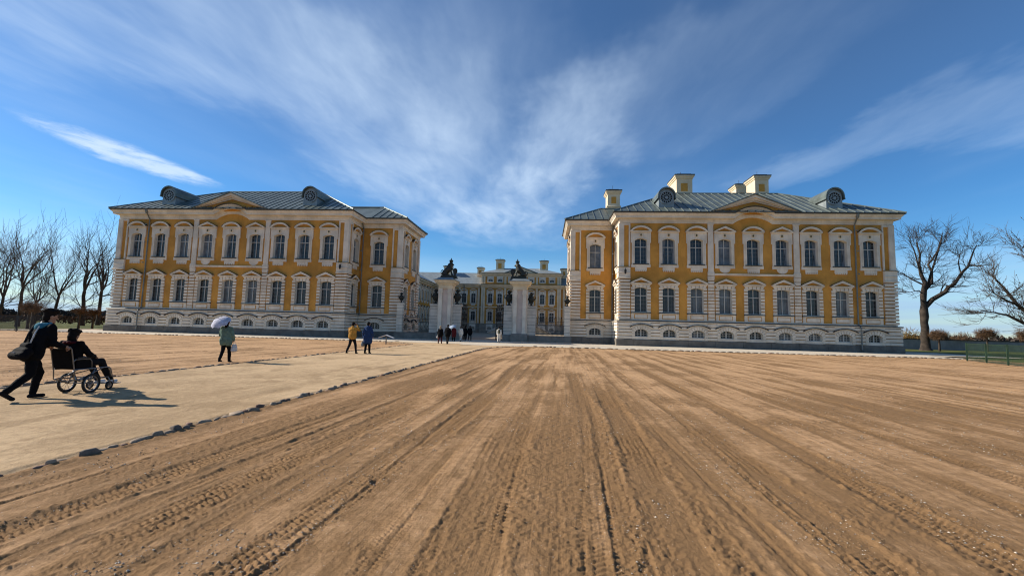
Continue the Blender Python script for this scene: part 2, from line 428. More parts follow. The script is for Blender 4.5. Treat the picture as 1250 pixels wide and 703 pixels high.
def link(name, data, parent=None, loc=None, rz=None):
    o = bpy.data.objects.new(name, data); COL.objects.link(o)
    if parent is not None: o.parent = parent
    if loc is not None: o.location = loc
    if rz is not None: o.rotation_euler = (0, 0, rz)
    return o
def tag(o, label=None, cat=None, group=None, kind=None):
    if label: o['label'] = label
    if cat: o['category'] = cat
    if group: o['group'] = group
    if kind: o['kind'] = kind
    return o
def empty(name, loc, rz=0.0):
    return link(name, None, None, loc, rz)
def arc(w, z0, rise, n=8, zb=None):
    """open arch outline left to right: springing at z0, crown z0+rise"""
    h = w / 2; rad = (h * h + rise * rise) / (2 * rise); c = z0 + rise - rad; a = math.asin(min(1, h / rad))
    return [(rad * math.sin(-a + 2 * a * i / n), c + rad * math.cos(-a + 2 * a * i / n)) for i in range(n + 1)]

# ------------------------------------------------------------------ ground
AX = -7.8
NT = np.random.default_rng(3).random((256, 256)).astype(np.float32).ravel()
def vnoise(x, y, seed=0):
    x = np.asarray(x, np.float32); y = np.asarray(y, np.float32)
    x0 = np.floor(x); y0 = np.floor(y); fx = x - x0; fy = y - y0
    xi = x0.astype(np.int32) + (seed * 57) % 251; yi = y0.astype(np.int32) + (seed * 131) % 241
    fx = fx * fx * (3 - 2 * fx); fy = fy * fy * (3 - 2 * fy)
    xa = xi & 255; xb = (xi + 1) & 255; ya = (yi & 255) << 8; yb = ((yi + 1) & 255) << 8
    a = NT[ya + xa]; b = NT[ya + xb]; c = NT[yb + xa]; d = NT[yb + xb]
    a = a + (b - a) * fx; c = c + (d - c) * fx
    return a + (c - a) * fy
YS = np.linspace(-5, 60, 8000).astype(np.float32)
def line_noise(y, c, k, seed, oct=2, g=0.55):
    """noise that varies along y only"""
    return np.interp(y, YS, fbm(YS * 0 + c, YS * k, seed, oct, g)).astype(np.float32)
def fbm(x, y, seed=0, oct=4, g=0.55):
    s = 0; a = 1; t = 0
    for i in range(oct):
        s = s + a * (vnoise(x * 2 ** i + 13.7 * i, y * 2 ** i + 7.1 * i, seed + i) - 0.5); t += a; a *= g
    return s / t * 2
def right_kerb(y):   # x of the path's right edge
    y = np.asarray(y, float)
    return np.where(y < 33, -5.38 + 0.0235 * (y - 4), -4.70 + 0.046 * np.clip(y - 33, 0, 20) ** 2)
def left_kerb(y):
    y = np.asarray(y, float)
    return np.where(y < 37, -11.6 + 0.016 * (y - 11), -11.18 - 0.17 * np.clip(y - 37, 0, 20) ** 2)

trk = random.Random(11)
TRACKS = []      # q, width, depth, tread amplitude, lug period
for q, w, d, t, per in ((-0.62, .42, .016, .018, .07), (0.98, .42, .016, .019, .07), (-1.95, .36, .015, .017, .066), (2.3, .30, .013, .015, .062), (-3.05, .36, .016, .016, .07), (-4.1, .28, .012, .014, .066),
          (-1.3, .16, .012, .010, .05), (-2.5, .14, .012, .008, .05), (-3.6, .16, .012, .009, .05), (3.35, .32, .013, .013, .066), (0.30, .30, .009, .009, .07), (-0.05, .035, .010, 0, .1), (0.42, .04, .010, 0, .1), (-4.75, .045, .016, 0, .1), (1.62, .05, .010, 0, .1),
          (4.3, .20, .012, .010, .06), (5.2, .32, .014, .013, .066), (6.5, .28, .013, .012, .066), (7.3, .12, .01, .006, .06), (8.1, .32, .014, .012, .066), (9.6, .3, .014, .012, .066), (11.4, .3, .014, .012, .07), (13.5, .34, .015, .012, .07)):
    TRACKS.append((q, w, d, t, per))
for k in range(26): TRACKS.append((-4.9 + k * .66 + trk.uniform(-.3, .3), trk.uniform(.05, .22), trk.uniform(.005, .011), trk.choice((0, .006, .008)), trk.uniform(.05, .07)))
for k in range(22): TRACKS.append((13.0 + k * 1.05 + trk.random(), trk.uniform(.2, .42), trk.uniform(.012, .026), 0, .1))
for k in range(30): TRACKS.append((-13.0 - k * 1.3 - trk.random(), trk.uniform(.2, .4), trk.uniform(.012, .026), 0, .1))
def sstep(x): x = np.clip(x, 0, 1); return x * x * (3 - 2 * x)
def ridged(x, y, seed, oct=3):
    s_ = 0; a = 1; t = 0
    for i in range(oct):
        s_ = s_ + a * (1 - np.abs(2 * vnoise(x * 2 ** i + 5.3 * i, y * 2 ** i + 3.1 * i, seed + i) - 1)); t += a; a *= .6
    return s_ / t

def field_height(x, y):
    slope = 0.042
    q = x - slope * y + 0.10 * line_noise(y, 3.3, 0.10, 5, 2)
    h = 0.006 * fbm(q * 3.2, y * 0.14, 21, 5, 0.62) + 0.009 * fbm(x * 0.9, y * 0.9, 31, 4)
    rough = sstep(fbm(q * 1.6, y * 0.16, 43, 4, .6) * 2.4 - 0.10)              # where the soil is broken up
    rough = np.maximum(rough, sstep(fbm(x * 1.1, y * 0.9, 47, 4, .6) * 2.6 - 0.55))
    crumb = ridged(x * 13, y * 10, 41, 3) - 0.5
    h = h + rough * 0.020 * crumb + rough * 0.010 * fbm(x * 38, y * 32, 51, 3, 0.75) + 0.0030 * fbm(x * 26, y * 24, 53, 3, 0.7)
    loose = rough * 0.55
    for i, (qc, w, d, t, per) in enumerate(TRACKS):
        drift = 0.010 * ((i * 37) % 11 - 5) / 5
        e = q - (qc + 0.20 * np.interp(y, YS, fbm(YS * 0 + i * 9.1, YS * 0.11, 71 + i, 2)).astype(np.float32) + 0.02 * np.interp(y, YS, fbm(YS * 0 + i * 3.1, YS * 1.7, 171 + i, 2)).astype(np.float32) + drift * y)
        e = e / w
        m = np.abs(e) < 1.6
        if not m.any(): continue
        em = e[m]; ym = y[m]; xm = x[m]
        inside = sstep((0.60 - np.abs(em)) / 0.16)
        rim = np.exp(-((np.abs(em) - 0.72) / 0.20) ** 2)
        pres = np.clip(0.55 + 1.7 * line_noise(ym, i * 5.0, 0.26, 91 + i, 4, .6), 0.05, 1.0)
        dh = -d * inside * pres * 0.8 + rim * pres * d * np.clip(0.35 + 2.0 * fbm(xm * 14, ym * 9, 111 + i, 3, 0.75), -.2, 1.6)
        if t:
            r = em * w / 0.072 + 0.5; row = np.floor(r); fr = r - row
            ph = ym / per + 0.5 * (np.mod(row, 2)) + 0.30 * fbm(xm * 4, ym * 4, 131 + i, 2) + (fr - .5) * .35 * np.where(np.mod(row, 2) > 0, 1, -1)
            fy = ph - np.floor(ph)
            lug = sstep((0.34 - np.abs(fy - 0.5)) / 0.14) * sstep((0.46 - np.abs(fr - 0.5)) / 0.14)
            tp = sstep(0.80 + 2.4 * fbm(xm * 1.6 + i, ym * 0.45, 151 + i, 4, .6))
            crush = np.clip(0.75 + 0.9 * fbm(xm * 9, ym * 8, 161 + i, 3, .7), .1, 1.2)
            dh = dh + 1.2 * t * (lug - .5) * inside * tp * crush
        dh = dh + inside * pres * 0.007 * fbm(xm * 22, ym * 18, 181 + i, 3, 0.75)
        h[m] += dh
        loose[m] = np.maximum(loose[m], (inside * 0.9 + rim * 0.4) * pres * (1.0 if t else .7))
    # soil heaped and broken along the kerb stones
    dk = x - right_kerb(y); band = np.where(dk > 0, np.exp(-(dk / 0.26) ** 2), 0) + np.where(x < left_kerb(y), np.exp(-((x - left_kerb(y)) / 0.3) ** 2), 0)
    h = h + band * (0.016 + 0.05 * (ridged(x * 7, y * 5, 401, 3) - .55))
    loose = np.maximum(loose, band)
    return h, loose
def path_height(x, y):
    h = 0.022 + 0.008 * fbm(x * 0.7, y * 0.45, 201, 4) + 0.004 * fbm(x * 5, y * 3, 211, 4, 0.65) + 0.0025 * fbm(x * 26, y * 22, 221, 3, .7)
    c = np.minimum(x - left_kerb(y), right_kerb(y) - x)
    rut = np.exp(-((c - 0.95 - .1 * line_noise(y, 0.0, .3, 227, 2)) / 0.20) ** 2) * np.clip(0.35 + 1.4 * fbm(x * 0.2, y * 0.35, 231, 4), 0, 1)
    rut = np.maximum(rut, .7 * np.exp(-((c - 1.9) / 0.12) ** 2) * np.clip(1.6 * fbm(x * 0.2, y * 0.3, 241, 4), 0, 1))
    scuff = sstep(fbm(x * 1.8, y * 1.1, 251, 4, .6) * 2.4 - .25)
    h = h - 0.020 * rut + rut * 0.012 * fbm(x * 16, y * 12, 261, 3, .7) + scuff * .009 * (ridged(x * 11, y * 8, 271, 3) - .5)
    h = h + 0.022 * np.exp(-(c / .14) ** 2)
    return h, np.clip(np.maximum(rut * 0.9, scuff * .5), 0, 1)

def build_ground():
    g = MB(); g.add([(-3000, -3000, -0.09), (3000, -3000, -0.09), (3000, 6000, -0.09), (-3000, 6000, -0.09)], [(0, 1, 2, 3)])
    tag(g.build('grass_ground', 'grass', fix=False), 'flat green lawn around the palace reaching to the horizon', 'grass', kind='structure')
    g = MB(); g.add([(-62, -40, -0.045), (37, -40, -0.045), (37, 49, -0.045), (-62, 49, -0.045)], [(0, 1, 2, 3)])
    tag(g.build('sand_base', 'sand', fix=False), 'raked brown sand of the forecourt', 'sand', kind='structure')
    # detailed relief where the viewer stands
    nr, nc = 880, 880
    yy = np.geomspace(2.1, 47.0, nr); aa = np.linspace(-1.52, 1.36, nc)
    Y, T = np.meshgrid(yy, aa, indexing='ij'); X = Y * T
    X = np.clip(X, -61.5, 36.5)
    hf, lo = field_height(X.ravel(), Y.ravel()); hp, lp = path_height(X.ravel(), Y.ravel())
    xr, yr = X.ravel(), Y.ravel()
    rk = right_kerb(yr); lk = left_kerb(yr)
    front = np.where(xr > AX, 40.9, 43.6)
    on_path = (xr < rk) & (xr > lk) | (yr > front)
    # both sheets sink to the base at the rim so no step shows
    edge = np.minimum((aa - aa[0]) / 0.03, (aa[-1] - aa) / 0.03); edge = np.clip(np.tile(edge, (nr, 1)), 0, 1).ravel()
    hf = -0.04 * (1 - edge) + hf * edge
    dk = np.minimum(np.abs(xr - rk), np.abs(xr - lk))
    wk = np.exp(-(dk / 0.07) ** 2); lvl = 0.012 + 0.012 * fbm(xr * 6, yr * 6, 411, 3); hf = hf * (1 - wk) + lvl * wk; hp = hp * (1 - wk) + lvl * wk
    pav = yr > front
    hp = np.where(pav, 0.03 + 0.3 * (hp - 0.022), hp)
    I = np.arange(nr * nc).reshape(nr, nc)
    quads = np.stack([I[:-1, :-1], I[:-1, 1:], I[1:, 1:], I[1:, :-1]], -1).reshape(-1, 4)
    xm = xr[quads].mean(1)
    quads = quads[(xr[quads].max(1) - xr[quads].min(1)) > 1e-4]
    p = on_path[quads].sum(1) >= 2; pv = pav[quads].sum(1) >= 2
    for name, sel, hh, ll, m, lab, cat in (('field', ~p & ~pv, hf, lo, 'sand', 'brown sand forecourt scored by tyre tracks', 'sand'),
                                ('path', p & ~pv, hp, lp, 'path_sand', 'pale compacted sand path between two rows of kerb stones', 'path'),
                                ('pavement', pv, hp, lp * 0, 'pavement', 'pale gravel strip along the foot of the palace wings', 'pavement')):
        qs = quads[sel]; used = np.unique(qs); remap = np.full(nr * nc, -1); remap[used] = np.arange(len(used)); qs = remap[qs]
        me = bpy.data.meshes.new(name)
        me.vertices.add(len(used)); me.vertices.foreach_set('co', np.stack([xr[used], yr[used], hh[used]], -1).astype(np.float32).ravel())
        me.loops.add(qs.size); me.loops.foreach_set('vertex_index', qs.astype(np.int32).ravel())
        me.polygons.add(len(qs)); me.polygons.foreach_set('loop_start', np.arange(0, qs.size, 4, dtype=np.int32))
        me.polygons.foreach_set('use_smooth', np.ones(len(qs), dtype=bool))
        at = me.attributes.new('loose', 'FLOAT', 'POINT'); at.data.foreach_set('value', ll[used].astype(np.float32))
        me.materials.append(MATS[m]); me.update(calc_edges=True); me.validate()
        tag(link(name, me), lab, cat, kind='structure')
    g = MB(); g.add([(-62, 46.6, 0.026), (36.9, 46.6, 0.026), (46, 46.6, 0.026), (46, 58, 0.026), (-62, 58, 0.026)], [(0, 1, 2, 3, 4)])
    tag(g.build('pavement_strip', 'pavement', fix=False), 'pale gravel strip running under the palace fronts', 'pavement', kind='structure')
    g = MB(); g.add([(-36, 58, 0.022), (21, 58, 0.022), (21, 141, 0.022), (-36, 141, 0.022)], [(0, 1, 2, 3)])
    tag(g.build('courtyard', 'court_gravel', fix=False), 'pale gravel courtyard behind the gate', 'courtyard', kind='structure')
build_ground()
# ------------------------------------------------------------------ window kit (origin on the wall plane, -y is outward, z is height above ground)
def rect_around(inner, x, z0, z1):
    """outer outline with as many points as the arched inner outline"""
    n = len(inner) - 2
    return [(-x, z0)] + [(-x + 2 * x * i / (n - 1), z1) for i in range(n)] + [(x, z0)]
KIT = {}
def make_kit():
    def op(w, z0, z1, rise): return [(-w / 2, z0)] + arc(w, z1 - rise, rise, 8) + [(w / 2, z0)]
    def sash_mesh(name, w, z0, z1, rise, cols, rows, transom):
        o = op(w, z0, z1, rise); k = 0.075
        inn = [(-w / 2 + k, z0 + k)] + arc(w - 2 * k, z1 - rise - k * .3, rise, 8) + [(w / 2 - k, z0 + k)]
        b = MB(); b.ring(o, inn, .23, .31, .31)
        b.box(-.04, .04, .222, .31, z0 + k, z1 - k * .8)
        if transom: b.box(-w / 2 + k, w / 2 - k, .216, .31, transom - .04, transom + .04)
        for i in range(1, cols):
            if abs(i - cols / 2) < .01: continue
            x = -w / 2 + w * i / cols; b.box(x - .012, x + .012, .272, .31, z0 + k, z1 - rise - .02, mi=1)
        for i in range(1, rows):
            z = z0 + (z1 - z0) * i / rows
            if transom and abs(z - transom) < .15: continue
            b.box(-w / 2 + k, w / 2 - k, .268, .31, z - .012, z + .012, mi=1)
        return b.mesh(name, ['sash', 'muntin'])
    def pane_mesh(name, w, z0, z1, rise, m):
        b = MB(); o = op(w, z0, z1, rise); b.add([(x, .30, z) for x, z in o], [tuple(range(len(o)))])
        return b.mesh(name, m, fix=False)
    # --- upper floor
    w, z0, z1, rise = 1.42, 9.34, 12.27, .22
    inn = op(w, z0, z1, rise)
    b = MB(); b.ring(rect_around(inn, 1.03, 9.0, 13.0), inn, -.12, .0, .36)
    for s in (-1, 1): b.box(min(s * 1.01, s * 1.13), max(s * 1.01, s * 1.13), -.135, 0, 11.75, 12.99)
    # thin inner fillet of the architrave
    i2 = [(-w / 2 - .12, z0 - .02)] + arc(w + .24, z1 - rise + .02, rise + .05, 8) + [(w / 2 + .12, z0 - .02)]
    b.ring(i2, inn, -.155, -.11, -.1)
    KIT['u_frame'] = b.mesh('window', 'white')
    KIT['u_sash'] = sash_mesh('sash', w, z0, z1, rise, 4, 6, 11.30)
    for g in ('dark', 'mid', 'blind'): KIT['u_pane_' + g] = pane_mesh('glass_pane', w, z0, z1, rise, 'glass_' + g)
    b = MB(); b.box(-1.08, 1.08, -.14, 0, 8.92, 9.24); b.box(-.66, .66, -.11, 0, 8.60, 8.915)
    for k in range(6): x = -.55 + .22 * k; b.box(x - .07, x + .07, -.125, 0, 8.45, 8.597)
    KIT['u_apron'] = b.mesh('apron', 'white')
    b = MB(); b.box(-1.08, 1.08, -.14, 0, 8.92, 9.24)
    b.prism([(-.6 * math.cos(math.pi * i / 10), 8.915 - .5 * math.sin(math.pi * i / 10)) for i in range(11)], -.11, 0)
    KIT['u_apron_round'] = b.mesh('apron', 'white')
    b = MB(); b.box(-.9, .9, -.24, .3, 9.245, 9.335); KIT['u_sill'] = b.mesh('sill', 'gutter')
    def hood(outer, inner, z, hw, name, tri):
        b = MB(); b.box(-hw, hw, -.30, 0, z, z + .10); b.box(-hw + .1, hw - .1, -.2, 0, z - .1, z - .003)
        n = len(outer)
        v = [(p[0], -.34, p[1]) for p in outer] + [(p[0], -.34, p[1]) for p in inner] + [(p[0], 0, p[1]) for p in outer] + [(p[0], 0, p[1]) for p in inner]
        f = []
        for i in range(n - 1): f += [(i, i + 1, n + i + 1, n + i), (2 * n + i, 2 * n + i + 1, i + 1, i), (n + i, n + i + 1, 3 * n + i + 1, 3 * n + i)]
        f += [(0, n, 3 * n, 2 * n), (n - 1, 2 * n - 1, 4 * n - 1, 3 * n - 1)]
        b.add(v, f)
        t = list(inner); b.add([(p[0], -.06, p[1]) for p in t], [tuple(range(n))], mi=1)
        # dark sheet-metal cover on the hood
        up = [(p[0] * 1.015, p[1] + .025) for p in outer]
        v = [(p[0], -.37, p[1] + .004) for p in outer] + [(p[0], -.37, p[1]) for p in up] + [(p[0], 0, p[1]) for p in up]
        f = []
        for i in range(n - 1): f += [(i, i + 1, n + i + 1, n + i), (n + i, n + i + 1, 2 * n + i + 1, 2 * n + i)]
        b.add(v, f, mi=2)
        return b.mesh(name, ['white', 'yellow', 'gutter'])
    # hood raised side pieces sweep inwards: segmental and triangular types
    o = arc(2.44, 13.16, .58, 10); i_ = arc(2.0, 13.12, .40, 10)
    KIT['u_hood_arch'] = hood(o, i_, 13.02, 1.2, 'hood', False)
    tri = lambda z, h, w, n=10: [(-w / 2 + w * i / n, z + h * (1 - abs(1 - 2 * i / n)) ** 0.9) for i in range(n + 1)]
    KIT['u_hood_tri'] = hood(tri(13.14, .60, 2.44), tri(13.10, .40, 2.0), 13.02, 1.2, 'hood', True)
    b = MB(); b.prism([(.17 * math.cos(t * math.pi / 5) * (1 + .25 * (t % 2)), 12.66 + .19 * math.sin(t * math.pi / 5) * (1 + .25 * (t % 2))) for t in range(10)], -.17, -.1)
    b.prism([((.09) * math.cos(t * math.pi / 4), 12.66 + .13 * math.sin(t * math.pi / 4)) for t in range(8)], -.2, -.1, mi=1)
    KIT['u_rosette'] = b.mesh('rosette', ['cream', 'gold'])
    for nm_, full in (('drape', 0), ('net', 1)):
        b = MB(); nx, nz = 14, 8
        for s in (-1, 1):
            vs = []
            for jz in range(nz + 1):
                t = jz / nz; z = z0 + .03 + (z1 - z0 - .16) * t
                wd = (.60 if full else .14 + .40 * abs(t - .35) ** .8)
                for ix in range(nx + 1): u = ix / nx; vs.append((s * (w / 2 - .03 - wd * u), .288 + .006 * math.sin(u * 26 + t * 2 * s), min(z, z1 - .05 - .2 * (1 - u * wd) ** 4)))
            b.add(vs, [(a + r * (nx + 1), a + 1 + r * (nx + 1), a + 1 + (r + 1) * (nx + 1), a + (r + 1) * (nx + 1)) for r in range(nz) for a in range(nx)])
        KIT['u_' + nm_] = b.mesh('curtain', 'curtain', smooth=True, fix=False)
    # --- main (ground) floor
    z0, z1, rise = 3.82, 6.64, .18
    inn = op(w, z0, z1, rise)
    b = MB(); b.ring(rect_around(inn, .72, 3.74, 6.97), inn, -.07, 0, .33)
    for k in range(8):
        z = 3.80 + .37 * k
        for s in (-1, 1): b.box(min(s * .69, s * 1.09), max(s * .69, s * 1.09), -.14, 0, z, z + .28)
    for a, bq, c, d in ((-.16, .16, -.2, .2), (-.55, -.24, -.66, -.29), (.24, .55, .29, .66), (-.9, -.62, -1.08, -.74), (.62, .9, .74, 1.08)):
        b.prism([(a, 6.60), (bq, 6.60), (d, 6.98), (c, 6.98)], -.17, -.04)
    KIT['l_frame'] = b.mesh('window', 'white')
    KIT['l_sash'] = sash_mesh('sash', w, z0, z1, rise, 4, 6, 5.70)
    for g in ('dark', 'mid', 'blind'): KIT['l_pane_' + g] = pane_mesh('glass_pane', w, z0, z1, rise, 'glass_' + g)
    b = MB(); b.box(-1.08, 1.08, -.09, 0, 2.95, 3.70); b.box(-.74, .74, -.10, -.05, 3.08, 3.60, mi=1); b.box(-.67, .67, -.135, -.05, 3.14, 3.54)
    KIT['l_apron'] = b.mesh('apron', ['white', 'yellow'])
    b = MB(); b.box(-1.12, 1.12, -.22, .3, 3.705, 3.80, mi=1); b.box(-1.06, 1.06, -.16, 0, 3.62, 3.703); KIT['l_sill'] = b.mesh('sill', ['white', 'gutter'])
    KIT['l_hood'] = hood(tri(7.16, .58, 2.46), tri(7.12, .36, 1.9), 7.02, 1.2, 'hood', True)
    # --- basement
    z0, z1, rise = 1.06, 1.92, .26
    inn = op(w, z0, z1, rise)
    b = MB(); b.ring(rect_around(inn, 1.02, .77, 2.67), inn, -.34, -.2, .1)
    for k in range(7):
        a0 = math.pi * (.16 + .68 * (k + .08) / 7); a1 = math.pi * (.16 + .68 * (k + .92) / 7)
        ri, ro = .80, 1.12
        b.prism([(ri * math.cos(a0), 1.34 + ri * .72 * math.sin(a0)), (ro * math.cos(a0), 1.34 + ro * .88 * math.sin(a0)), (ro * math.cos(a1), 1.34 + ro * .88 * math.sin(a1)), (ri * math.cos(a1), 1.34 + ri * .72 * math.sin(a1))], -.42, -.3)
    for k in range(3):
        for s in (-1, 1): b.box(min(s * .72, s * 1.02), max(s * .72, s * 1.02), -.415, -.3, .83 + k * .3, 1.06 + k * .3)
    KIT['b_frame'] = b.mesh('window', 'white')
    b = MB(); o = op(w, z0, z1, rise); k = .07
    b.ring(o, [(-w / 2 + k, z0 + k)] + arc(w - 2 * k, z1 - rise - k * .3, rise, 8) + [(w / 2 - k, z0 + k)], -.06, .02, .02)
    b.box(-.06, .06, -.07, .02, z0 + k, z1 - .06)
    for x in (-.33, .33): b.box(x - .015, x + .015, -.03, .02, z0 + k, z1 - .1)
    for z in (1.35, 1.62): b.box(-w / 2 + k, w / 2 - k, -.025, .02, z - .015, z + .015)
    KIT['b_sash'] = b.mesh('sash', 'sash')
    for g in ('dark', 'mid', 'blind'):
        b = MB(); b.add([(x, .0, z) for x, z in o], [tuple(range(len(o)))]); KIT['b_pane_' + g] = b.mesh('glass_pane', 'glass_' + g, fix=False)
    b = MB(); o = [(-1.28, 2.06)] + arc(2.3, 2.14, .30, 8) + [(1.28, 2.06)]; up = [(x * 1.01, z + .07) for x, z in o]; n = len(o)
    v = [(x, -.56, z) for x, z in o] + [(x, -.56, z) for x, z in up] + [(x, -.28, z) for x, z in up] + [(x, -.28, z) for x, z in o]; f = []
    for i in range(n - 1):
        for a in range(4): f.append((a * n + i, a * n + i + 1, ((a + 1) % 4) * n + i + 1, ((a + 1) % 4) * n + i))
    b.add(v, f); KIT['b_hood'] = b.mesh('hood', 'coping')
make_kit()

WR = random.Random(77)
def window(root, kind, x, y, rz, pane='dark', var='', dz=0.0, plain=False):
    o = root.location
    wn = link('window', KIT[kind + '_frame'], root, (x - o.x, y - o.y, dz), rz)
    link('sash', KIT[kind + '_sash'], wn)
    link('glass_pane', KIT[kind + '_pane_' + pane], wn)
    if plain: return wn
    if kind == 'u' and root.location.y < 100:
        k = WR.random()
        if k < .45: link('curtain', KIT['u_drape'], wn)
        elif k < .58: link('curtain', KIT['u_net'], wn)
    if kind == 'u':
        link('hood', KIT['u_hood_tri' if 't' in var else 'u_hood_arch'], wn)
        link('apron', KIT['u_apron_round' if 'r' in var else 'u_apron'], wn); link('sill', KIT['u_sill'], wn); link('rosette', KIT['u_rosette'], wn)
    elif kind == 'l':
        link('hood', KIT['l_hood'], wn); link('apron', KIT['l_apron'], wn); link('sill', KIT['l_sill'], wn)
    else:
        link('hood', KIT['b_hood'], wn)
    return wn

CORNICE = [(-.05, 14.02), (.10, 14.05), (.10, 14.24), (.14, 14.26), (.14, 14.52), (.20, 14.53), (.20, 14.56), (.62, 14.58), (.62, 14.80), (.66, 14.82), (.72, 14.90), (.82, 15.0), (.82, 15.09), (-.05, 15.09)]
GUTTER = [(.74, 15.095), (.93, 15.095), (.96, 15.19), (.74, 15.19)]

def slope_panels(root, roof, side, e0, e1, inward, z, run, slope, hip0, hip1, step=.86, xf=None):
    """standing-seam panels on one roof slope; e0,e1 eave ends in plan (u,y)"""
    e0 = Vector(e0); e1 = Vector(e1); L = (e1 - e0).length; d = (e1 - e0) / L; inw = Vector(inward)
    lim = lambda s: max(0.0, min(run, s / hip0 if hip0 else run, (L - s) / hip1 if hip1 else run))
    k = int(L / step); st = L / k; off = root.location; rl = None
    for i in range(k):
        a, b_ = i * st + .03, (i + 1) * st - .03
        cuts = sorted({a, b_, *[c for c in (run * hip0 if hip0 else -1, L - run * hip1 if hip1 else -1, L / 2) if a < c < b_]})
        top = [(c, lim(c)) for c in cuts]
        if max(t for _, t in top) < .2: continue
        outline = [(a, 0.0), (b_, 0.0)] + [(c, t) for c, t in reversed(top)]
        m = MB(); n = len(outline)
        def P(s, t, h): q = e0 + d * s + inw * t; return (q.x, q.y, z + slope * t + h)
        m.add([P(s, t, .02) for s, t in outline] + [P(s, t, .05) for s, t in outline], [tuple(range(n, 2 * n))] + [(j, (j + 1) % n, (j + 1) % n + n, j + n) for j in range(n)])
        t1 = lim(a)
        if t1 > .3:
            s0, s1 = a - .045, a + .03
            m.add([P(s0, 0, .02), P(s1, 0, .02), P(s1, t1, .02), P(s0, t1, .02), P(s0, 0, .13), P(s1, 0, .13), P(s1, t1, .13), P(s0, t1, .13)],
                  [(4, 5, 6, 7), (0, 1, 5, 4), (1, 2, 6, 5), (2, 3, 7, 6), (3, 0, 4, 7)], mi=1)
        o = link('roof_panel', m.mesh('roof_panel', ['roof', 'roof_rib'], side=side, off=(off.x - AX, off.y, 0)), roof)

def dormer(root, side, u):
    off = (root.location.x - AX, root.location.y, 0)
    yf = 52.75; hw = .88; zs = 17.50; zb = 15.9
    top = arc(2 * hw, zs, .86, 10)
    body = MB(); poly = [(hw + u, zb), *[(x + u, z) for x, z in reversed(top)], (-hw + u, zb)]
    body.prism(poly[::-1], yf, yf + 4.3)
    d = body.build('dormer', 'lead', root, side=side, off=off)
    m = MB(); ot = [(-hw - .19, zs - .36), (-hw - .13, zs - .10)] + arc(2 * hw + .26, zs + .06, .98, 10) + [(hw + .13, zs - .10), (hw + .19, zs - .36)]
    it = [(-hw - .08, zs - .36), (-hw - .02, zs - .10)] + arc(2 * hw + .04, zs + .0, .88, 10) + [(hw + .02, zs - .10), (hw + .08, zs - .36)]
    n = len(ot); v = []
    for yy in (yf - .28, yf + 4.2): v += [(x + u, yy, z) for x, z in ot] + [(x + u, yy, z) for x, z in it]
    f = []
    for i in range(n - 1): f += [(i, i + 1, n + i + 1, n + i), (i, 2 * n + i, 2 * n + i + 1, i + 1), (n + i, n + i + 1, 3 * n + i + 1, 3 * n + i), (2 * n + i, 3 * n + i, 3 * n + i + 1, 2 * n + i + 1)]
    m.add(v, f); m.build('dormer_roof', 'roof', d, side=side, off=off)
    # round louvre: dark disc, rings and spokes
    m = MB(); c = 17.3; C = lambda r, k, N_: (u + r * math.cos(2 * math.pi * k / N_), c + r * math.sin(2 * math.pi * k / N_))
    m.prism([C(.66, k, 28) for k in range(28)], yf - .035, yf + .02); m.build('oculus', 'hole', d, side=side, off=off)
    m = MB()
    for ro, ri, pr in ((.80, .66, .10), (.44, .36, .075), (.17, .001, .09)):
        m.ring([C(ro, k, 28) for k in range(28)], [C(ri, k, 28) for k in range(28)], yf - pr, yf, yf)
    for k in range(14):
        a = 2 * math.pi * k / 14; ca, sa = math.cos(a), math.sin(a); w_ = .028
        m.prism([(u + .4 * ca + w_ * sa, c + .4 * sa - w_ * ca), (u + .7 * ca + w_ * sa, c + .7 * sa - w_ * ca), (u + .7 * ca - w_ * sa, c + .7 * sa + w_ * ca), (u + .4 * ca - w_ * sa, c + .4 * sa + w_ * ca)], yf - .07, yf)
        if k % 2 == 0:
            m.prism([(u + .1 * ca + w_ * sa, c + .1 * sa - w_ * ca), (u + .38 * ca + w_ * sa, c + .38 * sa - w_ * ca), (u + .38 * ca - w_ * sa, c + .38 * sa + w_ * ca), (u + .1 * ca - w_ * sa, c + .1 * sa + w_ * ca)], yf - .065, yf)
    m.build('grille', 'lead', d, side=side, off=off)

def chimney(root, x0, x1, y0, y1, zb, zt, name='chimney'):
    off = tuple(root.location)
    m = MB(); cx0, cx1, cy0, cy1 = x0, x1, y0, y1
    path = [(x0, y0), (x1, y0), (x1, y1), (x0, y1)]
    m.sweep(path, [(-.3, zb), (0, zb), (0, zb + .8), (.16, zb + .9), (.16, zb + 1.02), (.02, zb + 1.1), (.02, zt - .55), (.12, zt - .5), (.12, zt - .38), (.26, zt - .25), (.26, zt - .08), (-.3, zt - .08)], closed=True)
    ch = m.build(name, 'cream', root, off=off)
    m = MB(); m.box(x0 - .3, x1 + .3, y0 - .3, y1 + .3, zt - .077, zt + .05); m.box(x0 + .1, x1 - .1, y0 + .1, y1 - .1, zt + .053, zt + .22)
    m.build('chimney_cap', 'gutter', ch, off=off)
    m = MB(); w_ = x1 - x0; m.box(x0 + w_ * .27, x1 - w_ * .3, y0 - .05, y0 - .005, zb + 1.75, zt - 1.15) if zt - zb > 3.5 else m.box(x0 + w_ * .3, x1 - w_ * .3, y0 - .05, y0 - .005, zb + 1.4, zt - .9); m.build('panel', 'yellow', ch, off=off)
    m = MB(); m.tube([((x0 + x1) / 2, (y0 + y1) / 2, zt + .15), ((x0 + x1) / 2, (y0 + y1) / 2, zt + 1.0)], .025, 5); m.build('rod', 'iron', ch, off=off)

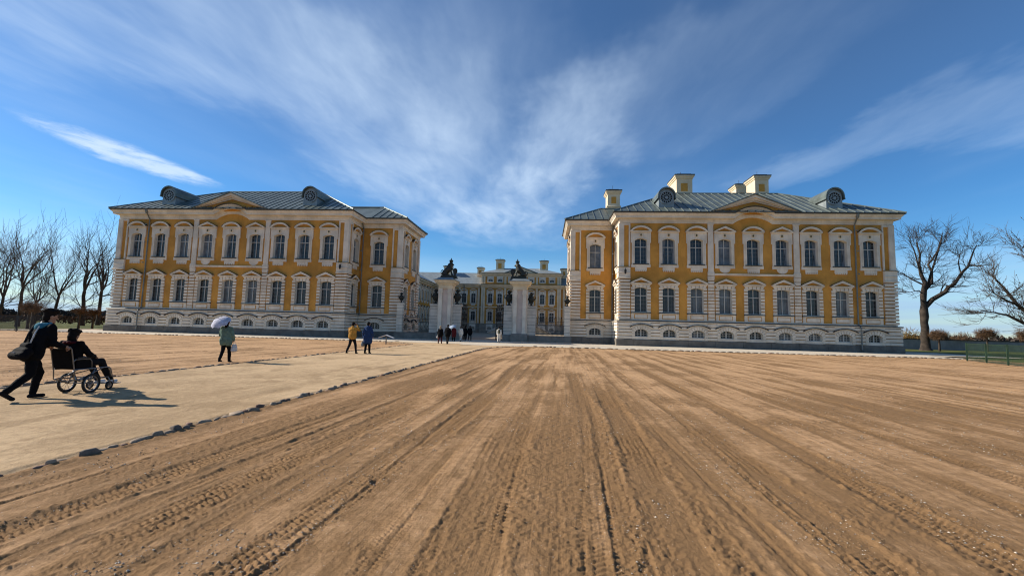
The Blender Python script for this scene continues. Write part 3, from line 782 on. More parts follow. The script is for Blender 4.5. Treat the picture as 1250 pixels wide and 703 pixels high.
def downpipe(root, side, pts, off):
    m = MB(); m.tube(pts, .075, 8)
    for z in (13.3, 11, 8.5, 6, 4): m.lathe([(.095, -.05), (.095, .05)], 8, (pts[-1][0], pts[-3][1], z)) if z < pts[1][2] else None
    m.lathe([(.08, -.35), (.17, -.1), (.2, .1), (.2, .16)], 10, pts[0])
    m.build('downpipe', 'pipe', root, side=side, off=off)

def wing(side, label, panes):
    root = empty('palace_wing', (AX + side * 31, 60, 0)); tag(root, label, 'palace wing', 'palace wings')
    off = (side * 31, 60, 0)
    B = lambda mb, name, mats, par=None, **k: mb.build(name, mats, par or root, side=side, off=off, **k)
    U0, U1, UI, Y0, Y1, YI0, YI1 = 16.2, 45.75, 10.9, 52.0, 68.0, 56.0, 64.0
    foot = [(U0, Y0), (U1, Y0), (U1, Y1), (U0, Y1), (U0, YI1), (UI, YI1), (UI, YI0), (U0, YI0)]
    wu = [18.52 + 3.1 * i for i in range(9)]
    inner_y = [58.15, 61.6]; ret_y = 54.25; setu = 13.8
    # --- walls with window openings
    def holes(ss): return [h for s in ss for h in ((s - .74, s + .74, 3.7, 6.8), (s - .74, s + .74, 9.2, 12.6))]
    m = MB()
    m.wall((U0, Y0), (U1, Y0), 2.6, 15.02, holes([u - U0 for u in wu]))
    m.wall((U0, YI0), (U0, Y0), 2.6, 15.02, holes([YI0 - ret_y]))
    m.wall((UI, YI0), (U0, YI0), 2.6, 15.02, holes([setu - UI]))
    m.wall((UI, YI1), (UI, YI0), 2.6, 15.02, holes([YI1 - y for y in inner_y]))
    for a, b in (((U0, YI1), (UI, YI1)), ((U0, Y1), (U0, YI1)), ((U1, Y1), (U0, Y1)), ((U1, Y0), (U1, Y1))): m.wall(a, b, 2.6, 15.02)
    B(m, 'wall', 'yellow')
    # --- plinth blocks and banded basement
    m = MB(); m.sweep(foot, [(-.2, -.1), (.43, -.1), (.43, .69), (.38, .765), (-.2, .765)], closed=True)
    plinth = B(m, 'plinth', 'hole')
    def runs(gap, joints=False):   # pieces of the footprint between the basement windows, corners kept whole
        stops = []
        for i, (a, b) in enumerate(zip(foot, foot[1:] + foot[:1])):
            a = Vector(a); b = Vector(b); L = (b - a).length; d = (b - a) / L
            if i == 0: cs = [u - U0 for u in wu]
            elif i == 5: cs = [YI1 - y for y in inner_y]
            elif i == 6: cs = [setu - UI]
            else: cs = []
            if joints: k = max(1, round(L / 3.1)); cs = [L * (q + .5) / k for q in range(k)]
            stops.append((a, d, sorted(cs)))
        out = []; cur = []
        for a, d, cs in stops:
            cur.append((a.x, a.y))
            for c in cs:
                q = a + d * (c - gap); cur.append((q.x, q.y)); out.append(cur); q = a + d * (c + gap); cur = [(q.x, q.y)]
        out[0] = cur + out[0]
        return out
    for r in runs(.012, True):
        m = MB(); m.sweep(r, [(.3, -.1), (.46, -.1), (.46, .70), (.41, .772), (.3, .772)]); B(m, 'plinth_block', 'plinth', plinth)
    m = MB(); mg = MB()
    for r in runs(1.0):
        mg.sweep(r, [(-.1, .775), (.27, .775), (.27, 2.66), (-.1, 2.66)], mi=0)
        for k in range(5):
            z = .80 + .375 * k; m.sweep(r, [(.2, z), (.33, z), (.37, z + .04), (.37, z + .275), (.33, z + .31), (.2, z + .31)])
    B(mg, 'basement', 'groove'); B(m, 'rustication', 'white')
    m = MB(); m.sweep(foot, [(-.1, 2.665), (.40, 2.665), (.44, 2.74), (.40, 2.80), (-.1, 2.80)], closed=True); m.sweep(foot, [(-.1, 2.803), (.47, 2.803), (.42, 2.86), (-.1, 2.90)], closed=True, mi=1)
    m.sweep(foot, [(-.1, 2.904), (.10, 2.904), (.10, 3.02), (-.1, 3.02)], closed=True)
    B(m, 'string_course', ['white', 'gutter'])
    # --- corner pilasters: panelled above, banded quoins below
    def quoin(path):
        m = MB(); n = int((7.60 - 3.03) / .375)
        for k in range(n):
            z = 3.04 + k * (7.60 - 3.03) / n; h = (7.60 - 3.03) / n - .095
            m.sweep(path, [(-.05, z), (.17, z), (.21, z + .03), (.21, z + h - .03), (.17, z + h), (-.05, z + h)])
        B(m, 'quoin', 'white')
        m = MB(); m.sweep(path, [(-.05, 7.62), (.30, 7.62), (.34, 7.74), (.22, 7.78), (.22, 8.30), (-.05, 8.30)]); m.sweep(path, [(-.05, 8.303), (.28, 8.303), (.22, 8.42), (.22, 8.86), (.28, 8.90), (-.05, 8.93)])
        m.sweep(path, [(.17, 8.933), (.30, 8.933), (.30, 8.96), (.17, 8.96)], mi=1)
        B(m, 'pedestal', ['white', 'gutter'])
        a, c, b = Vector(path[0]), Vector(path[1]), Vector(path[2])
        m = MB()
        for p in (a, b):
            d = (p - c); L = d.length; d /= L
            strip = [tuple(c + d * (L - .17)), tuple(c + d * L)]
            if p == a: strip = strip[::-1]
            m.sweep(strip, [(-.05, 8.97), (.13, 8.97), (.13, 14.02), (-.05, 14.02)])
        m.sweep([tuple(c + (a - c).normalized() * .42), tuple(c), tuple(c + (b - c).normalized() * .42)], [(-.05, 8.97), (.16, 8.97), (.16, 14.02), (-.05, 14.02)])
        for p in (a, b):   # cap joining the strips
            d = (p - c); L = d.length; d /= L
            strip = [tuple(c + d * .425), tuple(c + d * (L - .175))]
            if p == a: strip = strip[::-1]
            m.sweep(strip, [(-.05, 13.80), (.12, 13.80), (.12, 14.02), (-.05, 14.02)])
        B(m, 'pilaster', 'white')
    W_ = 1.12
    quoin([(U0, Y0 + W_), (U0, Y0), (U0 + W_, Y0)])
    quoin([(U1 - W_, Y0), (U1, Y0), (U1, Y0 + W_)])
    quoin([(UI, YI0 + W_), (UI, YI0), (UI + W_, YI0)])
    quoin([(UI + W_, YI1), (UI, YI1), (UI, YI1 - W_)])
    # --- slim pilasters either side of the three middle bays
    for up in ((wu[2] + wu[3]) / 2, (wu[5] + wu[6]) / 2):
        m = MB(); m.box(up - .30, up + .30, Y0 - .14, Y0 + .02, 8.52, 14.02); m.box(up - .36, up + .36, Y0 - .18, Y0 + .02, 8.36, 8.517); m.box(up - .36, up + .36, Y0 - .2, Y0 + .02, 13.9, 14.017)
        m.box(up - .36, up + .36, Y0 - .17, Y0 + .02, 7.72, 8.0)
        B(m, 'pilaster', 'white')
        m = MB(); k = 0; z = 3.04
        while z < 7.6: m.box(up - .34, up + .34, Y0 - .13, Y0 + .02, z, z + .295); z += .375
        B(m, 'quoin', 'white')
    m = MB(); a, b = (wu[2] + wu[3]) / 2 + .365, (wu[5] + wu[6]) / 2 - .365
    m.box(a, b, Y0 - .16, Y0 + .02, 8.12, 8.22); m.box(a, b, Y0 - .22, Y0 + .02, 8.222, 8.34); m.box(a - .72, a - .005, Y0 - .21, Y0 + .02, 8.05, 8.35); m.box(b + .005, b + .72, Y0 - .21, Y0 + .02, 8.05, 8.35)
    B(m, 'band', 'white')
    # --- main cornice, arched over the middle window
    uc = wu[4]
    arch = [(uc + x, Y0, z) for x, z in arc(4.3, 0, .74, 14)]
    ends = [(uc - 2.75, Y0, 0), *arch, (uc + 2.75, Y0, 0)]
    cpath = [(U0, Y0, 0), *ends, *[(x, y, 0) for x, y in foot[1:]]]
    m = MB(); m.sweep(cpath, CORNICE, closed=True); m.build('cornice', 'white', root, side=side, off=off)
    m = MB(); m.sweep(cpath, GUTTER, closed=True); m.build('gutter', 'gutter', root, side=side, off=off)
    # --- pediment
    pw, pz, ph = 4.55, 15.2, 1.86
    m = MB(); m.prism([(uc - pw, pz - .1), (uc + pw, pz - .1), (uc, pz + ph)], Y0 - .30, Y0 + .2)
    ped = B(m, 'pediment', 'yellow')
    m = MB()
    for s in (-1, 1):
        for o0, o1, yy in ((.0, .30, Y0 - .86), (.30, .52, Y0 - .66), (.52, .70, Y0 - .5)):
            sl = ph / pw
            lo = lambda o: (uc + s * (pw + .35), pz - .02 - sl * .35 - o + .17)
            v = [(uc + s * (pw + .35), pz + .10 - sl * .35 - o1 + .05), (uc, pz + ph + .10 - o1 + .05), (uc, pz + ph + .10 - o0 + .05 - .002), (uc + s * (pw + .35), pz + .10 - sl * .35 - o0 + .05 - .002)]
            v = [(x, max(z, 15.192)) for x, z in v]
            m.prism(v if s < 0 else v[::-1], yy, Y0 + .1)
    B(m, 'raking_cornice', 'white', ped)
    m = MB(); e = .42; yb = 55.0
    for s in (-1, 1):
        zl = pz + .16 - ph / pw * .35
        p = [(uc + s * (pw + .35), Y0 - 1.0, zl), (uc, Y0 - 1.0, pz + ph + .16), (uc, yb, pz + ph + .16), (uc + s * (pw + .35), Y0 - .6, zl)]
        m.add([(x, y, z) for x, y, z in p] + [(x, y, z + .10) for x, y, z in p], [(0, 1, 2, 3), (4, 5, 6, 7), (0, 1, 5, 4), (1, 2, 6, 5), (2, 3, 7, 6), (3, 0, 4, 7)])
    B(m, 'gable_roof', 'roof', ped)
    # --- roofs
    zr = 15.19; sl = .535; e = .94
    a0, a1, b0, b1 = U0 - e, U1 + e, Y0 - e, Y1 + e; run = (b1 - b0) / 2
    m = MB(); zt = zr + sl * run
    m.add([(a0, b0, zr), (a1, b0, zr), (a1, b1, zr), (a0, b1, zr), (a0 + run, 60, zt), (a1 - run, 60, zt)], [(0, 1, 5, 4), (1, 2, 5), (2, 3, 4, 5), (3, 0, 4)])
    c0, d0, d1 = UI - e, YI0 - e, YI1 + e; r2 = (d1 - d0) / 2; zt2 = zr + sl * r2
    m.add([(c0, d0, zr), (a0 + .1, d0, zr), (a0 + .1 + r2, 60, zt2), (c0 + r2, 60, zt2), (c0, d1, zr), (a0 + .1, d1, zr)], [(0, 1, 2, 3), (4, 3, 2, 5), (0, 3, 4)])
    roof = B(m, 'roof', 'roof', fix=False)
    m = MB()
    for p in ([(a0, b0, zr), (a0 + run, 60, zt)], [(a1, b0, zr), (a1 - run, 60, zt)], [(a0 + run, 60, zt), (a1 - run, 60, zt)], [(c0, d0, zr), (c0 + r2, 60, zt2)], [(c0, d1, zr), (c0 + r2, 60, zt2)], [(c0 + r2, 60, zt2), (a0 + r2, 60, zt2)]):
        m.tube([(x, y, z + .06) for x, y, z in p], .11, 6)
    B(m, 'ridge_cap', 'roof_rib', roof)
    slope_panels(root, roof, side, (a0, b0), (a1, b0), (0, 1), zr, run, sl, 1.0, 1.0)
    slope_panels(root, roof, side, (c0, d0), (a0 + .2, d0), (0, 1), zr, r2, sl, 1.0, 0)
    slope_panels(root, roof, side, (c0, d1), (c0, d0), (1, 0), zr, r2, sl, 1.0, 1.0)
    dormer(root, side, 21.62); dormer(root, side, 40.3)
    # --- downpipes
    for u, y in ((41.75, Y0), (U0 - .32, YI0 - .0)):
        y0 = y - .62 if u > 20 else y - .75
        downpipe(root, side, [(u, y0 - .12, 14.95), (u, y0 - .1, 14.75), (u, y - .18, 13.95), (u, y - .18, 3.0), (u, y - .6, 2.6), (u, y - .6, .35), (u, y - .75, .15)], off)
    # --- wall lantern on the inner corner
    m = MB(); m.tube([(U0 + .5, Y0 - .2, 8.75), (U0 + .5, Y0 - .55, 8.80), (U0 + .5, Y0 - .55, 8.62)], .02, 5); m.lathe([(.04, 8.08), (.11, 8.14), (.15, 8.48), (.17, 8.50), (.05, 8.64), (.03, 8.70)], 6, (U0 + .5, Y0 - .55, 0)); B(m, 'lantern', 'iron')
    # --- windows
    pn = iter(panes)
    for i, u in enumerate(wu):
        X = AX + side * u
        window(root, 'u', X, Y0, 0, next(pn), {3: 'tr', 4: '', 5: 'tr'}.get(i, ''))
        window(root, 'l', X, Y0, 0, next(pn)); window(root, 'b', X, Y0, 0, next(pn))
    X = AX + side * setu
    window(root, 'u', X, YI0, 0, 'mid'); window(root, 'l', X, YI0, 0, 'mid'); window(root, 'b', X, YI0, 0, 'dark')
    rz = -side * R(90)
    window(root, 'u', AX + side * U0, ret_y, rz, 'mid'); window(root, 'l', AX + side * U0, ret_y, rz, 'mid')
    for y in inner_y:
        window(root, 'u', AX + side * UI, y, rz, 'mid'); window(root, 'l', AX + side * UI, y, rz, 'mid'); window(root, 'b', AX + side * UI, y, rz, 'dark')
    return root

def pane_list(seed, low):
    r = random.Random(seed); out = []
    for i in range(9):
        out += [r.choice(['mid', 'mid', 'dark']), low[i], 'blind' if (seed == 2 and i in (2, 5, 6, 7)) else 'dark']
    return out
# windows are listed from the inner end of each wing outwards
wing(-1, 'yellow and white palace wing on the left, without chimneys, bare trees beyond its end', pane_list(1, ['mid', 'mid', 'mid', 'blind', 'blind', 'dark', 'mid', 'mid', 'mid']))
wr = wing(1, 'yellow and white palace wing on the right, with pale chimneys on its roof', pane_list(2, ['dark', 'dark', 'blind', 'blind', 'mid', 'blind', 'mid', 'blind', 'dark']))
chimney(wr, 8.1, 9.7, 60.6, 62.6, 17.4, 20.6); chimney(wr, 17.35, 19.4, 61.0, 64.4, 18.9, 22.9); chimney(wr, 27.6, 29.3, 61.0, 63.6, 18.9, 22.8); chimney(wr, 27.2, 28.8, 66.0, 68.0, 17.4, 23.2)

# ------------------------------------------------------------------ main palace block at the end of the courtyard
def main_block():
    YC = 140.0
    root = empty('palace_main_block', (AX, YC + 7, 0)); tag(root, 'far yellow and white palace block with chimneys and attic pavilion beyond the gate', 'palace')
    off = (AX, YC + 7, 0); B = lambda mb, name, mats, par=None, **k: mb.build(name, mats, par or root, off=off, **k)
    X0, X1 = AX - 36, AX + 36; PW = 12.4; YP = YC - 1.0
    wx = [AX + s * (15.0 + 2.95 * k) for s in (-1, 1) for k in range(5)]
    px = [AX + s * v for s in (-1, 1) for v in (6.6, 9.55)]
    cx = [AX + v for v in (-3.1, 0, 3.1)]
    m = MB()
    H = lambda s: [(s - .74, s + .74, 3.7, 6.8), (s - .74, s + .74, 9.2, 12.6)]
    m.wall((X0, YC), (AX - PW, YC), 0, 15.02, [h for x in wx if x < AX for h in H(x - X0)])
    m.wall((AX + PW, YC), (X1, YC), 0, 15.02, [h for x in wx if x > AX for h in H(x - AX - PW)])
    m.wall((AX - PW, YP), (AX + PW, YP), 0, 18.7, [h for x in px + cx for h in H(x - AX + PW) + [(x - AX + PW - .74, x - AX + PW + .74, 15.75, 17.0)]])
    for a, b in (((AX - PW, YC), (AX - PW, YP)), ((AX + PW, YP), (AX + PW, YC))): m.wall(a, b, 0, 18.7)
    for a, b in (((AX - PW, YC + 12), (AX - PW, YC)), ((AX + PW, YC), (AX + PW, YC + 12))): m.wall(a, b, 15.0, 18.7)
    m.wall((AX + PW, YC + 12), (AX - PW, YC + 12), 15, 18.7)
    B(m, 'wall', 'yellow')
    m = MB(); path = [(X0, YC), (AX - PW, YC), (AX - PW, YP), (AX + PW, YP), (AX + PW, YC), (X1, YC)]
    m.sweep(path, [(-.1, 0), (.25, 0), (.25, 2.7), (.32, 2.75), (.32, 2.9), (-.1, 2.95)]); B(m, 'basement', 'court_base')
    m = MB(); m.sweep(path, CORNICE); B(m, 'cornice', 'cream')
    m = MB(); m.sweep([(X0, YC), (AX - PW - .6, YC)], GUTTER); m.sweep([(AX + PW + .6, YC), (X1, YC)], GUTTER); m.sweep([(AX - PW, YP), (AX + PW, YP)], GUTTER); B(m, 'gutter', 'gutter')
    m = MB(); ap = [(AX - PW, YC + 12), (AX - PW, YP), (AX + PW, YP), (AX + PW, YC + 12)]
    m.sweep(ap, [(o * .8, h + 3.55) for o, h in CORNICE]); B(m, 'attic_cornice', 'cream')
    m = MB(); m.sweep(ap, [(o * .8 + .04, h + 3.55) for o, h in GUTTER]); B(m, 'gutter', 'gutter')
    # pilaster strips
    for x in [AX + s * v for s in (-1, 1) for v in (4.9, PW - .35, 11.5)]:
        m = MB(); m.box(x - .32, x + .32, YP - .16, YP + .02, 2.96, 14.0); m.box(x - .32, x + .32, YP - .16, YP + .02, 15.2, 17.6); B(m, 'pilaster', 'cream')
    for x in [AX + s * v for s in (-1, 1) for v in (13.3, 19.4, 28.2)]:
        m = MB(); m.box(x - .32, x + .32, YC - .14, YC + .02, 2.96, 14.0); B(m, 'pilaster', 'cream')
    m = MB(); m.sweep(path, [(-.05, 7.9), (.12, 7.9), (.16, 8.1), (-.05, 8.2)]); B(m, 'band', 'cream')
    # pediment over the middle bays
    m = MB(); m.prism([(AX - 4.9, 18.6), (AX + 4.9, 18.6), (AX, 20.5)], YP - .5, YP + 3); pd = B(m, 'pediment', 'cream')
    m = MB()
    for s in (-1, 1):
        v = [(AX + s * 5.2, 18.62), (AX, 20.52), (AX, 20.75), (AX + s * 5.2, 18.85)]; m.prism(v if s < 0 else v[::-1], YP - .7, YP + 5)
    B(m, 'raking_cornice', 'roof', pd)
    # roofs
    m = MB(); z = 15.19
    for a, b in ((X0, AX - PW), (AX + PW, X1)): m.add([(a, YC - .9, z), (b, YC - .9, z), (b, YC + 7, z + 4.4), (a, YC + 7, z + 4.4), (a, YC + 15, z), (b, YC + 15, z)], [(0, 1, 2, 3), (3, 2, 5, 4)])
    z = 18.72; a0, a1, b0, b1 = AX - PW - .75, AX + PW + .75, YP - .75, YC + 12.75; r = (b1 - b0) / 2
    m.add([(a0, b0, z), (a1, b0, z), (a1, b1, z), (a0, b1, z), (a0 + r, b0 + r, z + 2.4), (a1 - r, b0 + r, z + 2.4)], [(0, 1, 5, 4), (1, 2, 5), (2, 3, 4, 5), (3, 0, 4)])
    B(m, 'roof', 'lead', fix=False)
    for x in wx:
        if AX - 34 < x < AX + 20.5:
            window(root, 'u', x, YC, 0, 'mid'); window(root, 'l', x, YC, 0, 'dark')
    for x in px + cx:
        window(root, 'u', x, YP, 0, 'mid'); window(root, 'l', x, YP, 0, 'dark'); window(root, 'b', x, YP + .25, 0, 'dark', dz=14.9, plain=True)
    for x in wx + px:
        if AX - 34 < x < AX + 20.5: window(root, 'b', x, (YC if x in wx else YP), 0, 'dark', plain=True)
    for x, y, w_, zb, zt in ((AX - 13.6, YC + 4, 1.9, 17.5, 21.0), (AX + 13.4, YC + 4, 1.9, 17.5, 21.0), (AX - 7.2, YC + 3.5, 2.5, 19.0, 23.6), (AX + 3.6 + 3.4, YC + 3.5, 2.5, 19.0, 23.4), (AX - 24.5, YC + 4.5, 2.4, 17.0, 21.4)):
        chimney(root, x - w_ / 2, x + w_ / 2, y, y + 2.2, zb, zt)
    for x in (AX - 17.9, AX + 17.9):
        m = MB(); m.tube([(x, YC - .9, 14.9), (x, YC - .25, 13.9), (x, YC - .25, .3)], .12, 6); B(m, 'downpipe', 'pipe')
    # terrace with a flight of steps down to either side
    m = MB(); m.box(AX - 5.0, AX + 5.0, YP - 4.2, YP - .3, 0, 2.3); st = B(m, 'terrace', 'court_base')
    for s in (-1, 1):
        m = MB()
        for k in range(12):
            a, b = AX + s * (5.0 + k * .36), AX + s * (5.0 + (k + 1) * .36); m.box(min(a, b), max(a, b), YP - 3.6, YP - .9, 0, 2.3 - (k + 1) * .177)
        B(m, 'steps', 'cream', st)
        for yy in (YP - 4.1, YP - .8):
            m = MB(); q = [(AX + s * 5.0, 2.45), (AX + s * 9.6, .15), (AX + s * 9.6, .45), (AX + s * 5.0, 2.9)]; m.prism(q if s > 0 else q[::-1], yy - .15, yy + .15); B(m, 'parapet', 'white', st)
        m = MB()
        for k in range(7): x = AX + s * (.7 + .68 * k); m.lathe([(.09, 2.3), (.05, 2.45), (.11, 2.65), (.06, 2.95), (.09, 3.1)], 8, (x, YP - 4.05, 0))
        m.box(AX + min(0, s * 5), AX + max(0, s * 5), YP - 4.2, YP - 3.9, 3.1, 3.25); B(m, 'balustrade', 'plinth', st)
    return root
main_block()

def side_range():
    """courtyard range that joins the left wing to the main block"""
    XR = AX - 28.2; root = empty('courtyard_range', (XR - 6, 104, 0)); tag(root, 'yellow side range of the courtyard seen between the left wing and gate', 'palace range')
    off = (XR - 6, 104, 0); B = lambda mb, name, mats, par=None, **k: mb.build(name, mats, par or root, off=off, **k)
    ys = [137.6 - 3.05 * k for k in range(6)]
    m = MB(); m.wall((XR, 139.9), (XR, 68.1), 0, 15.02, [h for y in ys for h in ((139.9 - y - .74, 139.9 - y + .74, 3.7, 6.8), (139.9 - y - .74, 139.9 - y + .74, 9.2, 12.6))]); m.wall((XR - 12, 68.1), (XR, 68.1), 0, 15.02); m.wall((XR - 12, 139.9), (XR - 12, 68.1), 0, 15.02)
    B(m, 'wall', 'yellow', fix=False)
    # travel so that the courtyard (+x) lies on the right
    pth = [(XR, 139.9), (XR, 68.1)][::-1]
    m = MB(); m.sweep(pth, [(-.1, 0), (.25, 0), (.25, 2.7), (.32, 2.75), (.32, 2.9), (-.1, 2.95)]); B(m, 'basement', 'court_base')
    m = MB(); m.sweep(pth, CORNICE); B(m, 'cornice', 'cream'); m = MB(); m.sweep(pth, GUTTER); B(m, 'gutter', 'gutter')
    m = MB(); m.add([(XR + .9, 67.5, 15.19), (XR + .9, 139, 15.19), (XR - 6, 141, 18.9), (XR - 6, 67.5, 18.9), (XR - 13, 67.5, 15.19), (XR - 13, 139, 15.19)], [(0, 1, 2, 3), (3, 2, 5, 4)]); B(m, 'roof', 'lead', fix=False)
    for y in ys: window(root, 'u', XR, y, R(90), 'mid'); window(root, 'l', XR, y, R(90), 'dark'); window(root, 'b', XR, y, R(90), 'dark', plain=True)
    chimney(root, XR - 5, XR - 3, 128, 130, 16.5, 20.2)
side_range()
# ------------------------------------------------------------------ gate
WORK = bpy.data.scenes.new('work')
def blob(name, prims, mats, voxel=0.012, smooth=6, extra=None):
    """one continuous skin over overlapping primitives; extra: MB appended as it is"""
    me = bpy.data.meshes.new('tmp'); me.from_pydata(prims.v, [], prims.f)
    o = bpy.data.objects.new('tmp', me); WORK.collection.objects.link(o)
    r = o.modifiers.new('r', 'REMESH'); r.mode = 'VOXEL'; r.voxel_size = voxel
    s = o.modifiers.new('s', 'SMOOTH'); s.factor = 0.5; s.iterations = smooth
    vl = WORK.view_layers[0]; vl.update(); dg = vl.depsgraph
    ev = o.evaluated_get(dg); m2 = bpy.data.meshes.new_from_object(ev)
    bpy.data.objects.remove(o, do_unlink=True); bpy.data.meshes.remove(me)
    if extra is not None and extra.v:
        bm = bmesh.new(); bm.from_mesh(m2)
        vs = [bm.verts.new(v) for v in extra.v]
        for f, mi in zip(extra.f, extra.m):
            try: fc = bm.faces.new([vs[i] for i in f]); fc.material_index = mi; fc.smooth = True
            except ValueError: pass
        bm.to_mesh(m2); bm.free()
    m2.name = name
    m2.materials.clear()
    for k in (mats if isinstance(mats, (list, tuple)) else [mats]): m2.materials.append(MATS[k])
    m2.polygons.foreach_set('use_smooth', [True] * len(m2.polygons))
    return m2

YG = 55.5
def gate_pier(cx, label):
    root = empty('gate_pier', (cx, YG, 0)); tag(root, label, 'gate pier', 'stone piers of the gate')
    m = MB(); m.sweep([(-2.0, -.55), (2.0, -.55), (2.0, .75), (-2.0, .75)], [(-.3, -.1), (.06, -.1), (.06, .74), (0, .84), (-.3, .84)], closed=True)
    m.sweep([(-.95, -.95), (.95, -.95), (.95, .95), (-.95, .95)], [(-.3, -.1), (.06, -.1), (.06, .86), (-.02, .98), (-.3, .98)], closed=True)
    m.build('base', 'gate_base', root)
    m = MB(); m.box(-.80, .80, -.72, .85, .98, 6.3); m.build('shaft', 'niche', root)
    for s in (-1, 1):
        m = MB(); x = s * .56
        m.box(x - .25, x + .25, -.93, -.715, .985, 1.25); m.box(x - .21, x + .21, -.89, -.715, 1.253, 5.75); m.box(x - .27, x + .27, -.95, -.715, 5.753, 5.95); m.box(x - .24, x + .24, -.91, -.715, 5.953, 6.298)
        for yy in (-.4, .45): m.box(min(s * .795, s * .93), max(s * .795, s * .93), yy - .2, yy + .2, .985, 6.298)
        m.build('column', 'white', root)
    m = MB(); m.sweep([(-.86, -.92), (.86, -.92), (.86, .92), (-.86, .92)], [(-.4, 6.302), (.02, 6.302), (.02, 6.42), (-.02, 6.44), (-.02, 6.72), (.08, 6.76), (.12, 6.86), (.34, 7.0), (.38, 7.05), (.38, 7.16), (.5, 7.24), (.5, 7.30), (-.4, 7.30)], closed=True)
    m.build('cornice', 'cream', root)
    m = MB(); m.sweep([(-.86, -.92), (.86, -.92), (.86, .92), (-.86, .92)], [(-.5, 7.303), (.55, 7.303), (.55, 7.36), (.2, 7.48), (0, 7.66), (-.5, 7.66)], closed=True); m.box(-.45, .45, -.5, .5, 7.5, 7.655)
    m.build('cap', 'lead', root)
    for s in (-1, 1):                       # lower flanks, banded, with a coping
        m = MB(); x0, x1 = (.80, 1.96) if s > 0 else (-1.96, -.80)
        m.box(x0 + .03, x1 - .03, -.40, .62, .84, 4.16, mi=1)
        for k in range(8): m.box(x0, x1, -.45, .66, .86 + k * .412, .86 + k * .412 + .375)
        m.box(x0 - .0, x1 + .08, -.53, .74, 4.163, 4.30); m.box(x0 - .0, x1 + .03, -.48, .69, 4.303, 4.38)
        m.build('flank', ['flank_shade', 'gate_base'], root)
    return root
PL, PR = AX - 4.62, AX + 4.62
gate_pier(PL, 'tall pale stone gate pier left of the gateway, crowned lion on top')
gate_pier(PR, 'tall pale stone gate pier right of the gateway, crowned lion on top')

def lion(cx, face, label):
    """crowned lion seated on a slab, forepaws on a shield; face = +1 looks to +x"""
    root = empty('lion_statue', (cx, YG, 7.66)); root.scale = (1.08, 1.15, 1.02); tag(root, label, 'statue', 'lions on the gate piers')
    b = MB(); f = face
    b.box(-.95, .95, -.45, .45, 0, .12); b.box(-.88, .88, -.4, .4, .12, .34); b.build('slab', 'bronze', root)
    p = MB(); C = lambda a, c, r0, r1: p.capsule((f * a[0], a[1], a[2]), (f * c[0], c[1], c[2]), r0, r1)
    C((-.52, 0, .64), (.02, 0, 1.25), .34, .36)           # trunk sloping up to the chest
    C((-.04, 0, 1.12), (.12, 0, 1.62), .38, .31)          # mane
    p.ell((f * .2, 0, 1.78), (.25, .21, .22)); C((.30, 0, 1.72), (.46, 0, 1.66), .14, .11)   # head, muzzle
    for s in (-1, 1):
        p.ell((f * -.52, s * .2, .60), (.30, .15, .28)); C((-.42, s * .24, .5), (-.22, s * .25, .42), .13, .09); C((-.3, s * .25, .40), (.04, s * .25, .39), .085, .075)
        p.ell((f * .14, s * .15, 1.96), (.05, .03, .06))
    C((.10, -.2, 1.2), (.30, -.22, .78), .13, .08); C((.30, -.22, .78), (.36, -.22, .40), .08, .085); C((.36, -.22, .40), (.46, -.22, .39), .08, .06)
    C((.14, .18, 1.28), (.46, .16, 1.10), .13, .09); C((.46, .16, 1.10), (.70, .12, 1.22), .09, .08)
    tail = [(-.75, .42), (-.92, .55), (-.98, .78), (-.90, .98), (-.76, 1.02), (-.70, .92)]
    for a, c in zip(tail, tail[1:]): C((a[0], 0, a[1]), (c[0], 0, c[1]), .05, .05)
    p.ell((f * -.70, 0, .88), (.09, .07, .10))
    link('lion_body', blob('lion_body', p, 'bronze', .03, 3), root)
    m = MB(); pts = [(f * (.72 + .26 * math.cos(t)), .9 + .36 * math.sin(t) - .08 * (abs(math.cos(t)) < .3 and math.sin(t) < 0)) for t in [2 * math.pi * k / 16 for k in range(16)]]
    m.prism(pts, -.16, -.04); m.prism([(f * .72 + (x - f * .72) * .7, .9 + (z - .9) * .7) for x, z in pts], -.2, -.1); m.box(min(f * .62, f * .8), max(f * .62, f * .8), -.14, .14, .33, .62)
    m.build('shield', 'bronze', root)
    m = MB(); m.lathe([(.15, 1.93), (.17, 1.98), (.17, 2.04), (.13, 2.06), (.2, 2.2), (.12, 2.28), (.05, 2.32), (.07, 2.38), (.03, 2.43), (.02, 2.52)], 12, (f * .2, 0, 0))
    for k in range(6): t = k * math.pi / 3; m.capsule((f * .2 + .17 * math.cos(t), .17 * math.sin(t), 2.05), (f * .2 + .21 * math.cos(t), .21 * math.sin(t), 2.22), .035, .03, 6, 2)
    m.box(f * .2 - .07, f * .2 + .07, -.015, .015, 2.44, 2.47)
    m.build('crown', 'bronze', root)
lion(PL + .22, 1, 'dark bronze lion with crown on left gate pier, facing right')
lion(PR - .22, -1, 'dark bronze lion with crown on right gate pier, facing left')

